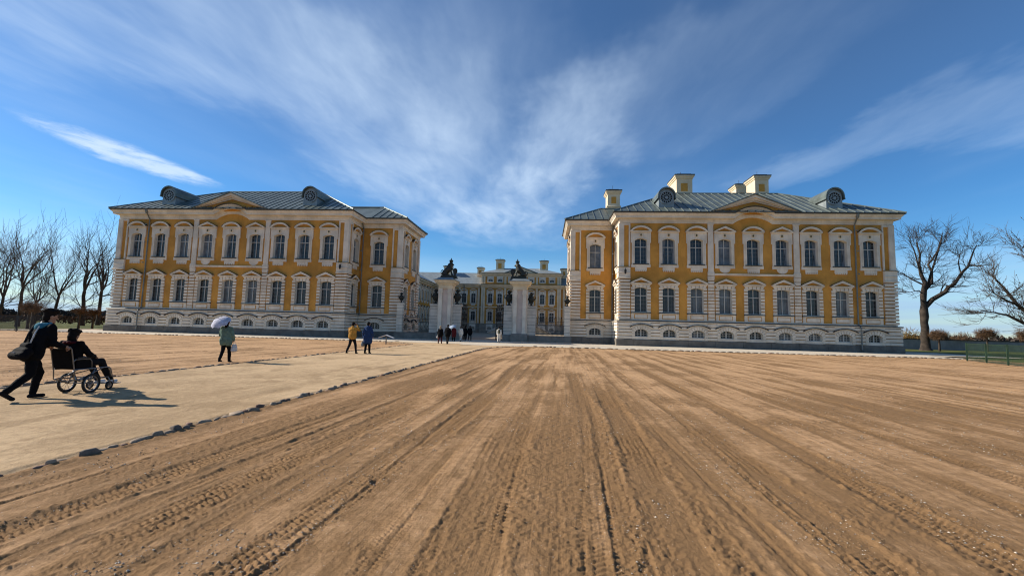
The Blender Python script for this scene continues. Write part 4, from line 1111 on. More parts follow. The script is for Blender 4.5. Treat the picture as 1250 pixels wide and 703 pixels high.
def urn_mesh():
    m = MB(); m.lathe([(.27, 0), (.27, .10), (.16, .14), (.09, .24), (.13, .32), (.11, .36), (.30, .58), (.40, .84), (.42, .98), (.34, 1.06), (.28, 1.10), (.33, 1.16), (.33, 1.22), (.14, 1.27), (.10, 1.34), (.20, 1.44), (.17, 1.56), (.07, 1.66), (.02, 1.72)], 16)
    for k in range(12): t = 2 * math.pi * k / 12; m.capsule((.2 * math.cos(t), .2 * math.sin(t), .45), (.40 * math.cos(t), .40 * math.sin(t), .88), .04, .055, 6, 2)
    for s in (-1, 1): m.tube([(s * (.40 + .14 * math.sin(t)), 0, .78 + .22 * (1 - math.cos(t))) for t in [math.pi * k / 8 for k in range(9)]], .035, 6)
    return m.mesh('urn_body', 'bronze', smooth=True)
UM = urn_mesh()
mf = MB()
for k in range(14):
    t = 2.4 * k; r = .12 + .1 * (k % 3); mf.capsule((.05 * math.cos(t), .05 * math.sin(t), 1.35), (r * math.cos(t), r * math.sin(t), 1.42 + .02 * k), .06, .035, 6, 2)
FM = mf.mesh('flowers', 'bronze', smooth=True)
for x, z, sc, lab in ((PL - 1.38, 4.38, 1.12, 'dark urn on the outer flank of the left gate pier'), (PL + 1.38, 4.38, 1.12, 'dark urn on the left side of the gateway'),
                  (PR - 1.38, 4.38, 1.12, 'dark urn on the right side of the gateway'), (PR + 1.38, 4.38, 1.0, 'dark urn on the outer flank of the right gate pier'),
                  (AX - 10.4, 4.44, .78, 'small dark urn on the post beside the left wing'), (AX + 10.4, 4.44, .78, 'small dark urn on the post beside the right wing')):
    u = empty('urn', (x, YG + .1, z)); u.scale = (sc,) * 3; tag(u, lab, 'urn', 'urns on the gate walls'); link('urn_body', UM, u); link('flowers', FM, u)

def screen(s):
    """dwarf wall, end post and iron railing between a pier and a wing"""
    side = 'left' if s < 0 else 'right'
    a, b = 6.55, 10.06
    root = empty('gate_screen', (AX + s * 8.5, YG, 0)); tag(root, f'low wall and wrought iron railing between gate pier and {side} wing', 'railing', 'railings beside the gate')
    X = lambda u: s * (u - 8.5)
    lo = lambda u, v: (min(X(u), X(v)), max(X(u), X(v)))
    m = MB(); m.box(*lo(a + .1, b + .9), -.35, .45, -.1, .72); m.box(*lo(a + .1, b + .9), -.39, .49, .722, .80); m.build('dwarf_wall', 'gate_base', root)
    m = MB(); x0, x1 = lo(b, b + .72)
    for k in range(8): m.box(x0, x1, -.36, .36, .82 + k * .425, .82 + k * .425 + .39)
    m.box(x0 + .03, x1 - .03, -.33, .33, .81, 4.2, mi=1); m.box(x0 - .07, x1 + .07, -.43, .43, 4.22, 4.34); m.box(x0 - .02, x1 + .02, -.38, .38, 4.343, 4.44)
    m.build('end_post', ['white', 'gate_base'], root)
    m = MB()
    for z in (1.02, 1.42, 2.35, 2.55): m.box(*lo(a, b), .03, .07, z - .02, z + .02)
    n = 23
    for k in range(n + 1):
        u = a + (b - a) * k / n; m.tube([(X(u), .05, .80), (X(u), .05, 2.62 + .28 * (k % 2))], .017, 5)
        if k % 2: m.lathe([(.01, 0), (.045, .06), (.01, .16)], 6, (X(u), .05, 2.9))
    m.build('railing_bars', 'iron', root)
    m = MB()
    for k in range(5):
        u = a + (b - a) * (k + .5) / 5
        for q, r in ((1.22, .15), (2.05, .22), (2.75, .16)):
            for d in (-1, 1): m.tube([(X(u) + d * (r * .55 + r * .5 * math.cos(t) * (1 - t / 9)), .03, q + r * math.sin(t) * (1 - t / 9)) for t in [j * .7 for j in range(9)]], .018, 5)
        m.lathe([(.01, 0), (.06, .08), (.05, .14), (.01, .3)], 6, (X(u), .05, 2.92))
    m.build('scrollwork', 'iron', root)
screen(-1); screen(1)
def gate_leaf(s, ang, lab):
    hx = AX + s * 2.64
    root = empty('gate_leaf', (hx, YG + .1, 0.03), (R(ang) if s < 0 else math.pi - R(ang))); tag(root, lab, 'gate', 'iron gate leaves')
    L = 2.55
    m = MB()
    for x in (0.04, L): m.box(x - .035, x + .035, -.03, .03, .05, 4.15)
    for z in (.1, .5, 1.5, 2.1, 3.6, 4.1): m.box(.075, L - .036, -.026, .026, z - .025, z + .025)
    m.build('leaf_frame', 'iron', root)
    m = MB(); n = 17
    for k in range(1, n): x = .04 + (L - .04) * k / n; m.tube([(x, 0, .06), (x, 0, 4.1 + .35 * math.sin(math.pi * k / n))], .016, 5)
    m.build('bars', 'iron', root)
    m = MB()
    for i in range(4):
        for z, r in ((1.0, .26), (1.8, .2), (2.5, .28), (3.1, .28), (3.85, .18), (4.35, .18)):
            x = .36 + i * .61
            for d in (-1, 1): m.tube([(x + d * (r * .5 + r * .5 * math.cos(t) * (1 - t / 9)), -.03, z + r * math.sin(t) * (1 - t / 9)) for t in [j * .7 for j in range(9)]], .022, 5)
    m.build('scrollwork', 'iron', root)
    m = MB()
    for i in range(4):
        for z in (2.8, 1.25, 3.85): m.lathe([(.02, -.06), (.07, 0), (.02, .06)], 7, (.36 + i * .61, -.04, z))
    m.build('gilt_rosettes', 'gold', root)
gate_leaf(-1, 84, 'open black iron gate leaf on the left of the gateway'); gate_leaf(1, 62, 'open black iron gate leaf on the right, swung half back')

# ------------------------------------------------------------------ kerb stones, sign, gravel
def stone_mesh(seed, m):
    from mathutils import noise as mn
    r = random.Random(seed); b = bmesh.new(); bmesh.ops.create_icosphere(b, subdivisions=2, radius=1.0)
    ax, ay, az = r.uniform(.06, .11), r.uniform(.11, .19), r.uniform(.05, .085); o = Vector((seed * 3.7, seed * 1.9, 0))
    for v in b.verts:
        c = v.co.normalized(); k = 1 + .38 * mn.noise(c * 1.3 + o) + .16 * mn.noise(c * 3.4 + o) + .06 * mn.noise(c * 9 + o)
        e = [math.copysign(abs(q) ** .82, q) for q in c]
        v.co = Vector((e[0] * ax * k, e[1] * ay * k, min(e[2] * az * k, az * .8)))
    me = bpy.data.meshes.new('stone'); b.to_mesh(me); b.free(); me.materials.append(MATS[m]); me.polygons.foreach_set('use_smooth', [True] * len(me.polygons)); return me
STONES = [stone_mesh(k, ('stone', 'stone_grey', 'stone', 'stone_red', 'stone', 'stone')[k % 6]) for k in range(18)]
def kerb(fn, y0, y1, label, seed, dx):
    root = empty('kerb', (float(fn(y0)), y0, 0)); tag(root, label, 'kerb', kind='structure'); r = random.Random(seed); y = y0
    while y < y1:
        st = r.choice(STONES); sc = r.choice((.45, .55, .65, .75, .9)); L = .30 * sc
        x = float(fn(y)); ang = math.atan2(float(fn(y + .3)) - x, .3)
        if r.random() < .93:
            o = link('stone', st, root, (x - root.location.x + r.uniform(-.05, .05) + dx, y - y0 + L / 2, .006 + r.uniform(-.03, .016)))
            o.rotation_euler = (r.uniform(-.15, .15), r.uniform(-.25, .25), -ang + r.uniform(-.3, .3)); o.scale = (sc * r.uniform(.8, 1.1), sc, r.uniform(.75, 1.05))
        y += L * r.uniform(.78, 1.0) * math.cos(ang)
kerb(right_kerb, 3.2, 40.6, 'row of rough field stones edging the path on its right', 3, .03)
kerb(left_kerb, 7.5, 43.0, 'row of rough field stones edging the path on its left', 4, -.03)
def front_kerb(x0, x1, y, label, seed):
    r = random.Random(seed); m = MB(); x = x0
    while x < x1:
        L = r.uniform(.3, .7)
        if r.random() < .9: m.ell((x + L / 2, y + r.uniform(-.06, .06), .02), (L * .48, .10, r.uniform(.05, .09)), None, 7, 4, mi=r.choice((0, 0, 1, 2)))
        x += L
    tag(m.build('kerb_row', ['stone', 'stone_grey', 'stone_red'], smooth=True), label, 'kerb', kind='stuff')
front_kerb(-1.2, 36.5, 40.9, 'thin line of stones edging the gravel strip before the right wing', 5); front_kerb(-61, -14.6, 43.6, 'thin line of stones edging the gravel strip before the left wing', 6)

def scatter():
    r = np.random.default_rng(5)
    def stuff(name, n, mats, smin, smax, lab, yr, sink):
        v = []; f = []; mi = []
        y = yr[0] * (yr[1] / yr[0]) ** r.random(n * 3); x = y * r.uniform(-1.3, 1.3, n * 3)
        k = (fbm((x - .042 * y) * 1.5, y * .25, 301, 3) + .5 * fbm(x * 2.5, y * 2.5, 305, 2)) > .12
        k &= (x > right_kerb(y) + .15) | (x < left_kerb(y) - .2)
        x, y = x[k][:n], y[k][:n]; h, _ = field_height(x, y)
        base = np.array([(1, 0, 0), (0, 1, 0), (-1, 0, 0), (0, -1, 0), (0, 0, .8), (0, 0, -.7)])
        tri = [(0, 1, 4), (1, 2, 4), (2, 3, 4), (3, 0, 4), (1, 0, 5), (2, 1, 5), (3, 2, 5), (0, 3, 5)]
        for i in range(len(x)):
            s = smin * (smax / smin) ** (r.random() ** 2.2) * (1 + .06 * y[i])
            a = r.uniform(0, 6.28); c, sn = math.cos(a), math.sin(a); q = base * r.uniform(.6, 1.3, (6, 3)) * s
            o = len(v); v += [(x[i] + p[0] * c - p[1] * sn, y[i] + p[0] * sn + p[1] * c, h[i] + p[2] * .7 + s * sink) for p in q]
            f += [(a_ + o, b_ + o, c_ + o) for a_, b_, c_ in tri]; mi += [int(r.integers(len(mats)))] * 8
        me = bpy.data.meshes.new(name); me.from_pydata(v, [], f); 
        for m in mats: me.materials.append(MATS[m])
        me.polygons.foreach_set('material_index', mi); me.update(); tag(link(name, me), lab, cat='gravel', kind='stuff')
    stuff('gravel', 11000, ['pebble', 'pebble', 'stone_grey', 'pebble'], .0025, .011, 'small loose pebbles strewn over the sand', (2.4, 20), .25)
    stuff('soil_crumbs', 9000, ['clod', 'clod', 'sand'], .003, .010, 'crumbs of sandy soil thrown up by the tyres', (2.4, 16), .2)
scatter()
def info_sign():
    root = empty('info_sign', (-13.46, 37.6, 0), R(8)); tag(root, 'small white sloping sign on a short post beside the path', 'sign')
    m = MB(); m.box(-.04, .04, -.04, .04, 0, .58); m.build('post', 'pipe', root)
    for s in (-1, 1):
        m = MB(); q = [(0, .74), (s * .62, .52), (s * .62, .56), (0, .79)]; m.prism(q if s < 0 else q[::-1], -.3, .3); m.build('board', 'sign_white', root)
info_sign()

# ------------------------------------------------------------------ trees
class Tree:
    def __init__(s, seed): s.r = random.Random(seed); s.trunk = MB(); s.crown = MB(); s.n = 0
    def limb(s, pts, rad, mb, n): s.n += 1; mb.tube(pts, rad, n, cap=False)
    def grow(s, p, d, L, rad, lvl, maxl, P):
        r = s.r; n = max(3, 6 - lvl); k = 4 if lvl < 3 else 3
        pts = [Vector(p)]; dirs = []; q = Vector(p); dd = Vector(d).normalized()
        for i in range(k):
            dd = (dd + Vector((r.gauss(0, 1), r.gauss(0, 1), r.gauss(0, .7))) * P['wig'] + Vector((0, 0, P['up'] * (.5 if lvl < 2 else 1)))).normalized()
            q = q + dd * (L / k); pts.append(q.copy()); dirs.append(dd.copy())
        end = rad * P['tap']; rr = [rad + (end - rad) * i / k for i in range(k + 1)]
        s.limb(pts, rr, s.crown, n if lvl < 2 else (4 if lvl < 4 else 3))
        if lvl >= maxl: return
        nb = P['nb'][min(lvl, len(P['nb']) - 1)]
        for j in range(nb):
            t = (j + r.uniform(.4, 1.0)) / nb if j < nb - 1 else 1.0
            t = max(.25, min(1, t)); i = min(k - 1, int(t * k)); base = pts[i].lerp(pts[i + 1], min(1, t * k - i))
            a = r.uniform(0, 6.283); ax = dirs[i].orthogonal().normalized(); ax = Matrix.Rotation(a, 3, dirs[i]) @ ax
            sp = P['spread'] * r.uniform(.6, 1.25) * (.45 if t >= 1 else 1)
            nd = (Matrix.Rotation(sp, 3, ax) @ dirs[i]); nd.x *= P.get('flat', 1)
            if nd.z < P.get('minz', -.4): nd.z = P.get('minz', -.4) * .5
            fac = r.uniform(.62, .85) if t < 1 else r.uniform(.75, .95)
            s.grow(base, nd, L * fac, max(P['rmin'], (rad + (end - rad) * t) * (.62 if t < 1 else .9)), lvl + 1, maxl, P)
    def build(s, name, loc, label, cat, group, tm='bark', cm='twig', smooth=True):
        root = empty(name, loc); tag(root, label, cat, group)
        s.trunk.build('trunk', tm, root, smooth=True, fix=False); s.crown.build('crown', cm, root, smooth=False, fix=False)
        return root

def avenue_tree(seed, loc, H, rad, lean, label, fork=None):
    t = Tree(seed); r = t.r; P = dict(wig=.13, up=.10, tap=.55, nb=[3, 3, 3, 4, 3], spread=.60, rmin=.017, minz=-.15)
    rad *= .8; H *= .94; h = H * (fork or r.uniform(.30, .4)); pts = [Vector((0, 0, -.1))]; q = Vector((0, 0, 0)); rr = [rad * 1.5]
    for i in range(6):
        q = q + Vector((lean + r.gauss(0, .05), r.gauss(0, .05), 1)) * (h / 6); pts.append(q.copy()); rr.append(rad * (1.1 - .35 * i / 6))
    t.trunk.tube(pts, rr, 9, cap=False)
    n = r.choice((3, 4))
    for k in range(n):
        a = 2 * math.pi * (k + r.uniform(-.2, .2)) / n; tilt = r.uniform(.18, .5)
        t.grow(q, (math.cos(a) * tilt + lean, math.sin(a) * tilt, 1), (H - h) * r.uniform(.36, .46), rad * .62, 0, 4, P)
    for k in range(3):
        i = r.randint(3, 5); a = r.uniform(0, 6.28); t.grow(pts[i], (math.cos(a), math.sin(a), .45), (H - h) * .24, rad * .3, 1, 4, P)
    return t.build('bare_tree', loc, label, 'tree', 'bare trees of the avenue on the left')
for a in ((1, (-75.5, 57.0, 0), 13.6, .24, .10, 'bare avenue tree at the left edge, trunk leaning right'), (2, (-80.1, 63.0, 0), 15.4, .27, .02, 'bare tall tree with dark upright trunk behind the left fence'),
          (3, (-97, 79, 0), 13.0, .24, .0, 'smaller bare tree between the two tall trees left of the walking man'), (4, (-89.4, 75.7, 0), 17.4, .30, .12, 'bare tree with spreading crown directly above the man pushing the wheelchair'),
          (5, (-92.2, 83.6, 0), 20.0, .42, .0, 'tallest bare tree with thick trunk, left of the palace wing'), (6, (-99.2, 93.3, 0), 21.0, .42, .06, 'bare tree next to the end of the left palace wing'),
          (7, (-104, 76, 0), 17.0, .3, .05, 'bare tree at the far left with its trunk behind the leaning tree')):
    avenue_tree(*a)

def pollard(seed, loc, H, R_, label, warm=True, group='clipped round trees on the left', flat=.72, n=300):
    t = Tree(seed); r = t.r; hz = H - R_ * flat
    t.trunk.tube([(0, 0, -.1), (.02, 0, hz * .5), (0, .02, hz * .85)], [.16, .12, .13], 8, cap=False)
    base = Vector((0, 0, hz * .82))
    for k in range(11):
        a = 2.4 * k; e = Vector((math.cos(a) * R_ * .62, math.sin(a) * R_ * .62, hz + R_ * flat * r.uniform(-.35, .4)))
        mid = base.lerp(e, .5) + Vector((0, 0, .1)); t.limb([base, mid, e], [.075, .055, .04], t.crown, 5)
        for j in range(n // 11):
            p0 = mid.lerp(e, r.random()); v = Vector((r.gauss(0, 1), r.gauss(0, 1), r.gauss(0, 1))).normalized()
            tip = Vector((v.x * R_, v.y * R_, hz + v.z * R_ * flat)) * 1.0; tip = p0.lerp(tip, r.uniform(.65, 1.02))
            m_ = p0.lerp(tip, .5) + Vector((r.gauss(0, .06), r.gauss(0, .06), r.gauss(0, .06))); t.limb([p0, m_, tip], [.018, .013, .008], t.crown, 3)
    return t.build('clipped_tree', loc, label, 'tree', group, 'bark', 'twig_warm' if warm else 'twig')
pollard(21, (-57.6, 46.7, 0), 3.5, 1.25, 'clipped round tree with rusty twigs just left of the walking man\'s head')
pollard(22, (-61.2, 49.2, 0), 3.5, 1.3, 'clipped round tree with rusty twigs partly behind another, left of the man\'s head')
pollard(23, (-67.9, 61.1, 0), 3.5, 1.35, 'clipped round tree left of the pair nearest the left palace wing')
pollard(24, (-68.1, 62.7 + .6, 0), 3.4, 1.35, 'clipped round tree right of the pair nearest the left palace wing')
g_r = 'clipped round trees on the right'
pollard(25, (57.3, 70.6, 0), 3.35, 1.5, 'clipped round tree right beside the trunk of the big bare tree', True, g_r, .7, 620)
pollard(26, (68.5, 78.0 - 2.2, 0), 3.9, 1.75, 'mushroom shaped clipped tree between big tree and green fence', True, g_r, .68, 700)
pollard(27, (72.6, 74.0, 0), 3.9, 1.75, 'clipped round tree cut by the right edge of the picture', True, g_r, .75, 620)

def big_tree():
    t = Tree(31); Y = 0.0; P = dict(wig=.12, up=.045, tap=.5, nb=[4, 3, 3, 3], spread=.62, rmin=.018, minz=-.35)
    K = 72 / 64; base = Vector((50.22 * K, 72, 0)); q = lambda x, z, y=0: Vector((x * K, 72 + y * K, (z - 1.6) * K + 1.6)) - base
    t.trunk.tube([q(50.25, .1), q(50.22, .5), q(50.27, 1.2), q(50.20, 2.0), q(50.30, 3.0), q(50.22, 3.8), q(50.30, 4.6), q(50.26, 5.3), q(50.34, 6.1)], [.86, .62, .55, .50, .49, .46, .53, .52, .42], 12, cap=False)
    limbs = [([q(50.34, 5.6), q(50.25, 7.5), q(50.6, 9.15), q(50.14, 10.3), q(50.0, 11.6), q(50.18, 13.0), q(50.05, 14.6, .3)], [.48, .40, .33, .26, .20, .15, .09]),
             ([q(50.35, 6.0), q(50.9, 8.2, .4), q(51.83, 9.2, .5), q(52.02, 10.8, .6), q(51.66, 11.7, .7), q(52.4, 12.5, .8), q(53.3, 13.8, 1.0), q(53.9, 15.3, 1.1)], [.30, .27, .25, .20, .17, .14, .10, .06]),
             ([q(50.4, 5.8), q(51.2, 6.9, -.3), q(52.58, 7.87, -.6), q(52.9, 8.5, -.7), q(53.55, 8.87, -.8), q(54.57, 10.5, -.9), q(55.44, 11.44, -1.0), q(56.96, 11.3, -1.1)], [.42, .38, .34, .30, .28, .22, .18, .07]),
             ([q(55.2, 11.2, -1.0), q(56.04, 12.9, -.8), q(56.5, 13.6, -.6), q(56.9, 14.2, -.5)], [.15, .12, .08, .05]),
             ([q(50.14, 10.2), q(49.4, 11.8, -.5), q(48.9, 13.2, -.8), q(48.2, 14.6, -1.0)], [.17, .12, .09, .05]),
             ([q(50.5, 8.8), q(49.5, 9.6, .6), q(48.6, 10.4, .9), q(47.6, 10.9, 1.2)], [.15, .11, .08, .05]),
             ([q(51.2, 8.6, .4), q(51.3, 10.5, -.2), q(51.9, 12.6, -.4), q(52.6, 14.6, -.4), q(52.8, 15.8, -.4)], [.20, .17, .13, .08, .05]),
             ([q(50.3, 7.6), q(49.5, 8.0, -.4), q(48.6, 7.9, -.7), q(47.9, 7.7, -.9)], [.11, .08, .06, .04]),
             ([q(54.4, 10.2, -.9), q(54.6, 11.8, -.4), q(55.0, 13.0, -.2)], [.12, .09, .05])]
    for pts, rad in limbs:
        rad = [k_ * .85 for k_ in rad]; t.limb(pts, rad, t.trunk, 8)
        for i in range(2, len(pts)):
            d = (pts[i] - pts[i - 1]).normalized(); n = 2 if i < len(pts) - 1 else 5
            for k in range(n):
                v = (d * .7 + Vector((t.r.gauss(0, .75), t.r.gauss(0, .6), t.r.gauss(.05, .4)))).normalized()
                t.grow(pts[i - 1].lerp(pts[i], t.r.uniform(.3, 1)), v, t.r.uniform(1.0, 1.75), max(.03, rad[i] * .36), 1, 4, P)
    t.build('bare_tree', tuple(base), 'big bare tree with forked trunk and long right limb beside the right wing', 'tree', None, 'bark', 'bark')
big_tree()
def edge_tree():
    t = Tree(41); P = dict(wig=.13, up=.04, tap=.5, nb=[4, 3, 3, 3], spread=.6, rmin=.014, minz=-.3)
    base = Vector((47.4, 46, 0)); q = lambda x, z, y=0: Vector((x, 46 + y, z)) - base
    t.trunk.tube([q(47.4, -.1), q(47.4, .5), q(47.3, 1.8), q(47.1, 2.9)], [.55, .42, .36, .34], 10, cap=False)
    limbs = [([q(47.1, 2.7), q(46.0, 3.1), q(44.9, 3.35), q(43.55, 4.05), q(42.3, 4.3), q(41.3, 4.45)], [.2, .17, .14, .10, .06, .03]),
             ([q(47.1, 2.8), q(46.2, 3.9, .5), q(45.05, 5.1, .6), q(44.1, 6.8, .8), q(43.2, 8.0, .9)], [.22, .18, .15, .10, .05]),
             ([q(47.1, 2.8), q(46.9, 5.0, -.4), q(46.0, 7.2, -.6), q(45.3, 9.2, -.7), q(44.8, 10.6, -.6)], [.24, .2, .15, .1, .05]),
             ([q(47.0, 2.9), q(47.6, 5.4, .2), q(48.6, 8.0, .3), q(49.5, 10.2, .3)], [.22, .18, .12, .06]), ([q(45.05, 5.1, .6), q(43.9, 5.4, .2), q(42.8, 5.9, .0), q(42.0, 6.3, -.2)], [.10, .08, .05, .03])]
    for pts, rad in limbs:
        t.limb(pts, rad, t.trunk, 7)
        for i in range(1, len(pts)):
            d = (pts[i] - pts[i - 1]).normalized()
            for k in range(3 if i < len(pts) - 1 else 5):
                v = (d * .8 + Vector((t.r.gauss(0, .65), t.r.gauss(0, .6), t.r.gauss(.1, .4)))).normalized()
                t.grow(pts[i - 1].lerp(pts[i], t.r.uniform(.3, 1)), v, t.r.uniform(.8, 1.35), max(.022, rad[i] * .40), 1, 4, P)
    for k in range(420):      # a few dry seed heads still hanging on the twigs
        v = Vector(t.crown.v[t.r.randrange(len(t.crown.v) // 3, len(t.crown.v))]); t.crown.ell(v, (.035, .035, .05), None, 5, 3, mi=1)
    root = empty('bare_tree', tuple(base)); tag(root, 'bare low-branched tree reaching in from the right edge', 'tree')
    t.trunk.build('trunk', 'bark', root, smooth=True, fix=False); t.crown.build('crown', ['bark_light', 'twig'], root, fix=False)
edge_tree()

# ------------------------------------------------------------------ garden wall, fences, hedges, far woods
def garden_wall():
    root = empty('garden_wall', (75, 80, 0)); tag(root, 'long low grey garden wall with dark coping behind the right lawn', 'wall'); L = 42
    for k in range(14):
        m = MB(); x0 = -L + 6 * k; m.box(x0 + .012, x0 + 5.988, -.15, .15, -.1, 1.52); m.build('wall_panel', 'garden_wall', root)
        m = MB(); m.box(x0 + .006, x0 + 5.994, -.24, .24, 1.523, 1.66); m.build('coping', 'coping', root)
    root.rotation_euler = (0, 0, R(2))
garden_wall()
def mesh_fence(name, pts, label, paint, H, nxt):
    root = empty(name, (*pts[0], 0)); tag(root, label, 'fence')
    o = Vector(pts[0])
    for i in range(len(pts) - 1):
        a = Vector(pts[i]) - o; b = Vector(pts[i + 1]) - o; L = (b - a).length; d = (b - a) / L; nrm = Vector((d.y, -d.x))
        m = MB(); m.box(-.04, .04, -.04, .04, 0, H + .05)
        ob = m.build('post', paint, root); ob.location = (a.x, a.y, 0); ob.rotation_euler = (0, 0, math.atan2(d.y, d.x))
        m = MB()
        for x in (.10, L - .10): m.box(x - .022, x + .022, -.018, .018, .08, H)
        for z in (.10, H - .022): m.box(.123, L - .123, -.02, .02, z - .022, z + .022)
        ob = m.build('panel_frame', paint, root); ob.location = (a.x, a.y, 0); ob.rotation_euler = (0, 0, math.atan2(d.y, d.x)); fr = ob
        m = MB(); st = .07; w = .0075; n = int((L + H) / st)
        for k in range(n):            # diagonal wires both ways, clipped to the frame
            for s in (1, -1):
                c = k * st; x0, z0 = (c, 0) if c < L - .25 else (L - .25, c - (L - .25)); x1, z1 = (0, c) if c < H - .14 else (c - (H - .14), H - .14)
                if s < 0: x0, x1 = L - .25 - x0, L - .25 - x1
                v = Vector((x1 - x0, z1 - z0)); 
                if v.length < .02: continue
                v.normalize(); p = Vector((-v.y, v.x)) * w
                if z0 > H - .14 or x1 > L - .25 + 1e-6 or x1 < -1e-6: continue
                m.add([(.125 + x0 - p.x, .002 * s, .10 + z0 - p.y), (.125 + x0 + p.x, .002 * s, .10 + z0 + p.y), (.125 + x1 + p.x, .002 * s, .10 + z1 + p.y), (.125 + x1 - p.x, .002 * s, .10 + z1 - p.y)], [(0, 1, 2, 3)])
        m.build('wire_mesh', paint, fr, fix=False)
mesh_fence('mesh_fence', [(32.95, 38.15), (31.97, 35.5), (30.94, 32.87), (29.9, 30.25), (28.9, 27.6)], 'green metal mesh fence of framed panels at the right edge', 'green_paint', 1.36, 1)
mesh_fence('mesh_fence', [(-51.6, 42.75), (-53.3, 41.9), (-55.6, 40.8), (-58.2, 39.6), (-61, 38.2)], 'dark metal mesh fence at the left edge behind the walking man', 'dark_paint', 1.58, 1)

def leafy(name, x0, x1, y0, y1, H, n, label, m, cat, rz=0, seed=1, size=.16, twig=False, kind=None, lump=.6):
    r = random.Random(seed); b = MB(); cx, cy = (x0 + x1) / 2, (y0 + y1) / 2
    for i in range(n):
        x = r.uniform(x0, x1) - cx; y = r.uniform(y0, y1) - cy
        hh = H * (1 - lump * .5 + lump * .5 * math.sin(x * .9 + 1.3 * math.sin(x * .37 + seed)))
        z = hh * math.sqrt(r.random()); v = Vector((r.gauss(0, 1), r.gauss(0, 1), r.gauss(0, 1))).normalized(); u = v.orthogonal().normalized() * size * r.uniform(.5, 1.2); w_ = v.cross(u) * r.uniform(.4, .9)
        p = Vector((x, y, z)); b.add([p - u - w_, p + u - w_ * .4, p + u * .6 + w_, p - u * .7 + w_ * .8], [(0, 1, 2, 3)])
    o = b.build(name, m, None, fix=False); o.location = (cx, cy, 0); o.rotation_euler = (0, 0, rz); tag(o, label, cat, kind=kind); return o
leafy('hedge', -150, -70, 99, 103, 1.9, 8000, 'brown clipped hedge running behind the avenue trees on the left', 'twig_warm', 'hedge', R(28), 3, .3, lump=.15)
leafy('far_wood', -420, -120, 330, 350, 6, 8000, 'dark band of distant woodland on the left horizon', 'twig', 'wood', R(35), 5, 1.6, kind='stuff')
leafy('far_wood', 120, 520, 330, 350, 4.2, 8000, 'low band of distant woodland on the right horizon', 'twig', 'wood', R(-25), 6, 1.5, kind='stuff')
def bush(seed, loc, H, R_, label, m):
    t = Tree(seed); r = t.r; t.trunk.tube([(0, 0, 0), (0, 0, H * .5)], [.12, .06], 6, cap=False)
    for k in range(900):
        v = Vector((r.gauss(0, 1), r.gauss(0, 1), r.gauss(0, 1))).normalized() * r.random() ** .4; p = Vector((v.x * R_, v.y * R_, H * .55 + v.z * H * .45)); q = p + Vector((r.gauss(0, .2), r.gauss(0, .2), r.gauss(.15, .2)))
        t.limb([p, q], [.03, .012], t.crown, 3)
    t.build('shrub', loc, label, 'shrub', 'shrubs beyond the garden wall', 'bark', m)
bush(51, (69.2, 92, 0), 3.6, 2.3, 'ochre shrub above the wall next to the palace corner', 'ochre_leaf'); bush(52, (80.5, 94, 0), 3.1, 1.6, 'grey-brown shrub above the wall right of the big trunk', 'twig_warm')
bush(53, (108, 100, 0), 3.3, 2.0, 'thin brown shrub above the wall near the fence', 'twig_warm')
# ------------------------------------------------------------------ people
def hand_prims(mb, wrist, dirv, palm_n, side, curl=.5, s=1.0, mi=0):
    """palm, four unequal bent fingers and a thumb; side=+1 right hand"""
    w = Vector(wrist); d = Vector(dirv).normalized(); n = (Vector(palm_n) - d * Vector(palm_n).dot(d)).normalized(); a = d.cross(n) * side
    mb.capsule(w - d * .02 * s, w + d * .06 * s - a * .012 * s, .024 * s, .022 * s, 8, 3, mi); mb.capsule(w, w + d * .065 * s + a * .022 * s, .022 * s, .018 * s, 8, 3, mi)
    for k, (o, L) in enumerate(((-.030, .068), (-.010, .078), (.010, .073), (.029, .056))):
        p = w + d * .075 * s + a * o * s; e1 = (d * math.cos(curl) + n * math.sin(curl)); e2 = (d * math.cos(curl * 2.1) + n * math.sin(curl * 2.1))
        q = p + e1 * L * .5 * s; t = q + e2 * L * .55 * s
        mb.capsule(p - d * .02 * s, q, .0098 * s, .009 * s, 7, 2, mi); mb.capsule(q, t, .009 * s, .0075 * s, 7, 2, mi)
    p = w + d * .02 * s - a * .028 * s; q = p + (d * .75 - a * .6 + n * .3).normalized() * .038 * s; t = q + (d * .9 - a * .1 + n * .5).normalized() * .032 * s
    mb.capsule(p, q, .0125 * s, .0105 * s, 7, 2, mi); mb.capsule(q, t, .0105 * s, .0085 * s, 7, 2, mi)

def crease(me, amp=.012, sc=9.0):
    """cloth folds: push the surface along its normals"""
    from mathutils import noise as mn
    o = Vector((random.uniform(0, 50), random.uniform(0, 50), 0))
    for v in me.vertices:
        p = v.co; k = mn.noise(Vector((p.x * sc, p.y * sc, p.z * sc * 1.5)) + o) + .5 * mn.noise(Vector((p.x * sc * 1.2, p.y * sc * 1.2, p.z * sc * 4)) + o)
        v.co = p + v.normal * (amp * k)
    return me
BASE = dict(pelvis=(0, 0, .94), chest=(0, .01, 1.27), neck=(0, 0, 1.46), head=(0, .03, 1.61), look=(0, 1, 0),
            shR=(.172, 0, 1.375), elR=(.235, -.03, 1.10), wrR=(.24, .08, .86), shL=(-.172, 0, 1.375), elL=(-.235, -.03, 1.10), wrL=(-.24, .08, .86),
            hipR=(.09, 0, .90), knR=(.10, .03, .49), anR=(.10, -.02, .085), hipL=(-.09, 0, .90), knL=(-.10, .03, .49), anL=(-.10, -.02, .085),
            toeR=(0, 1, 0), toeL=(0, 1, 0))
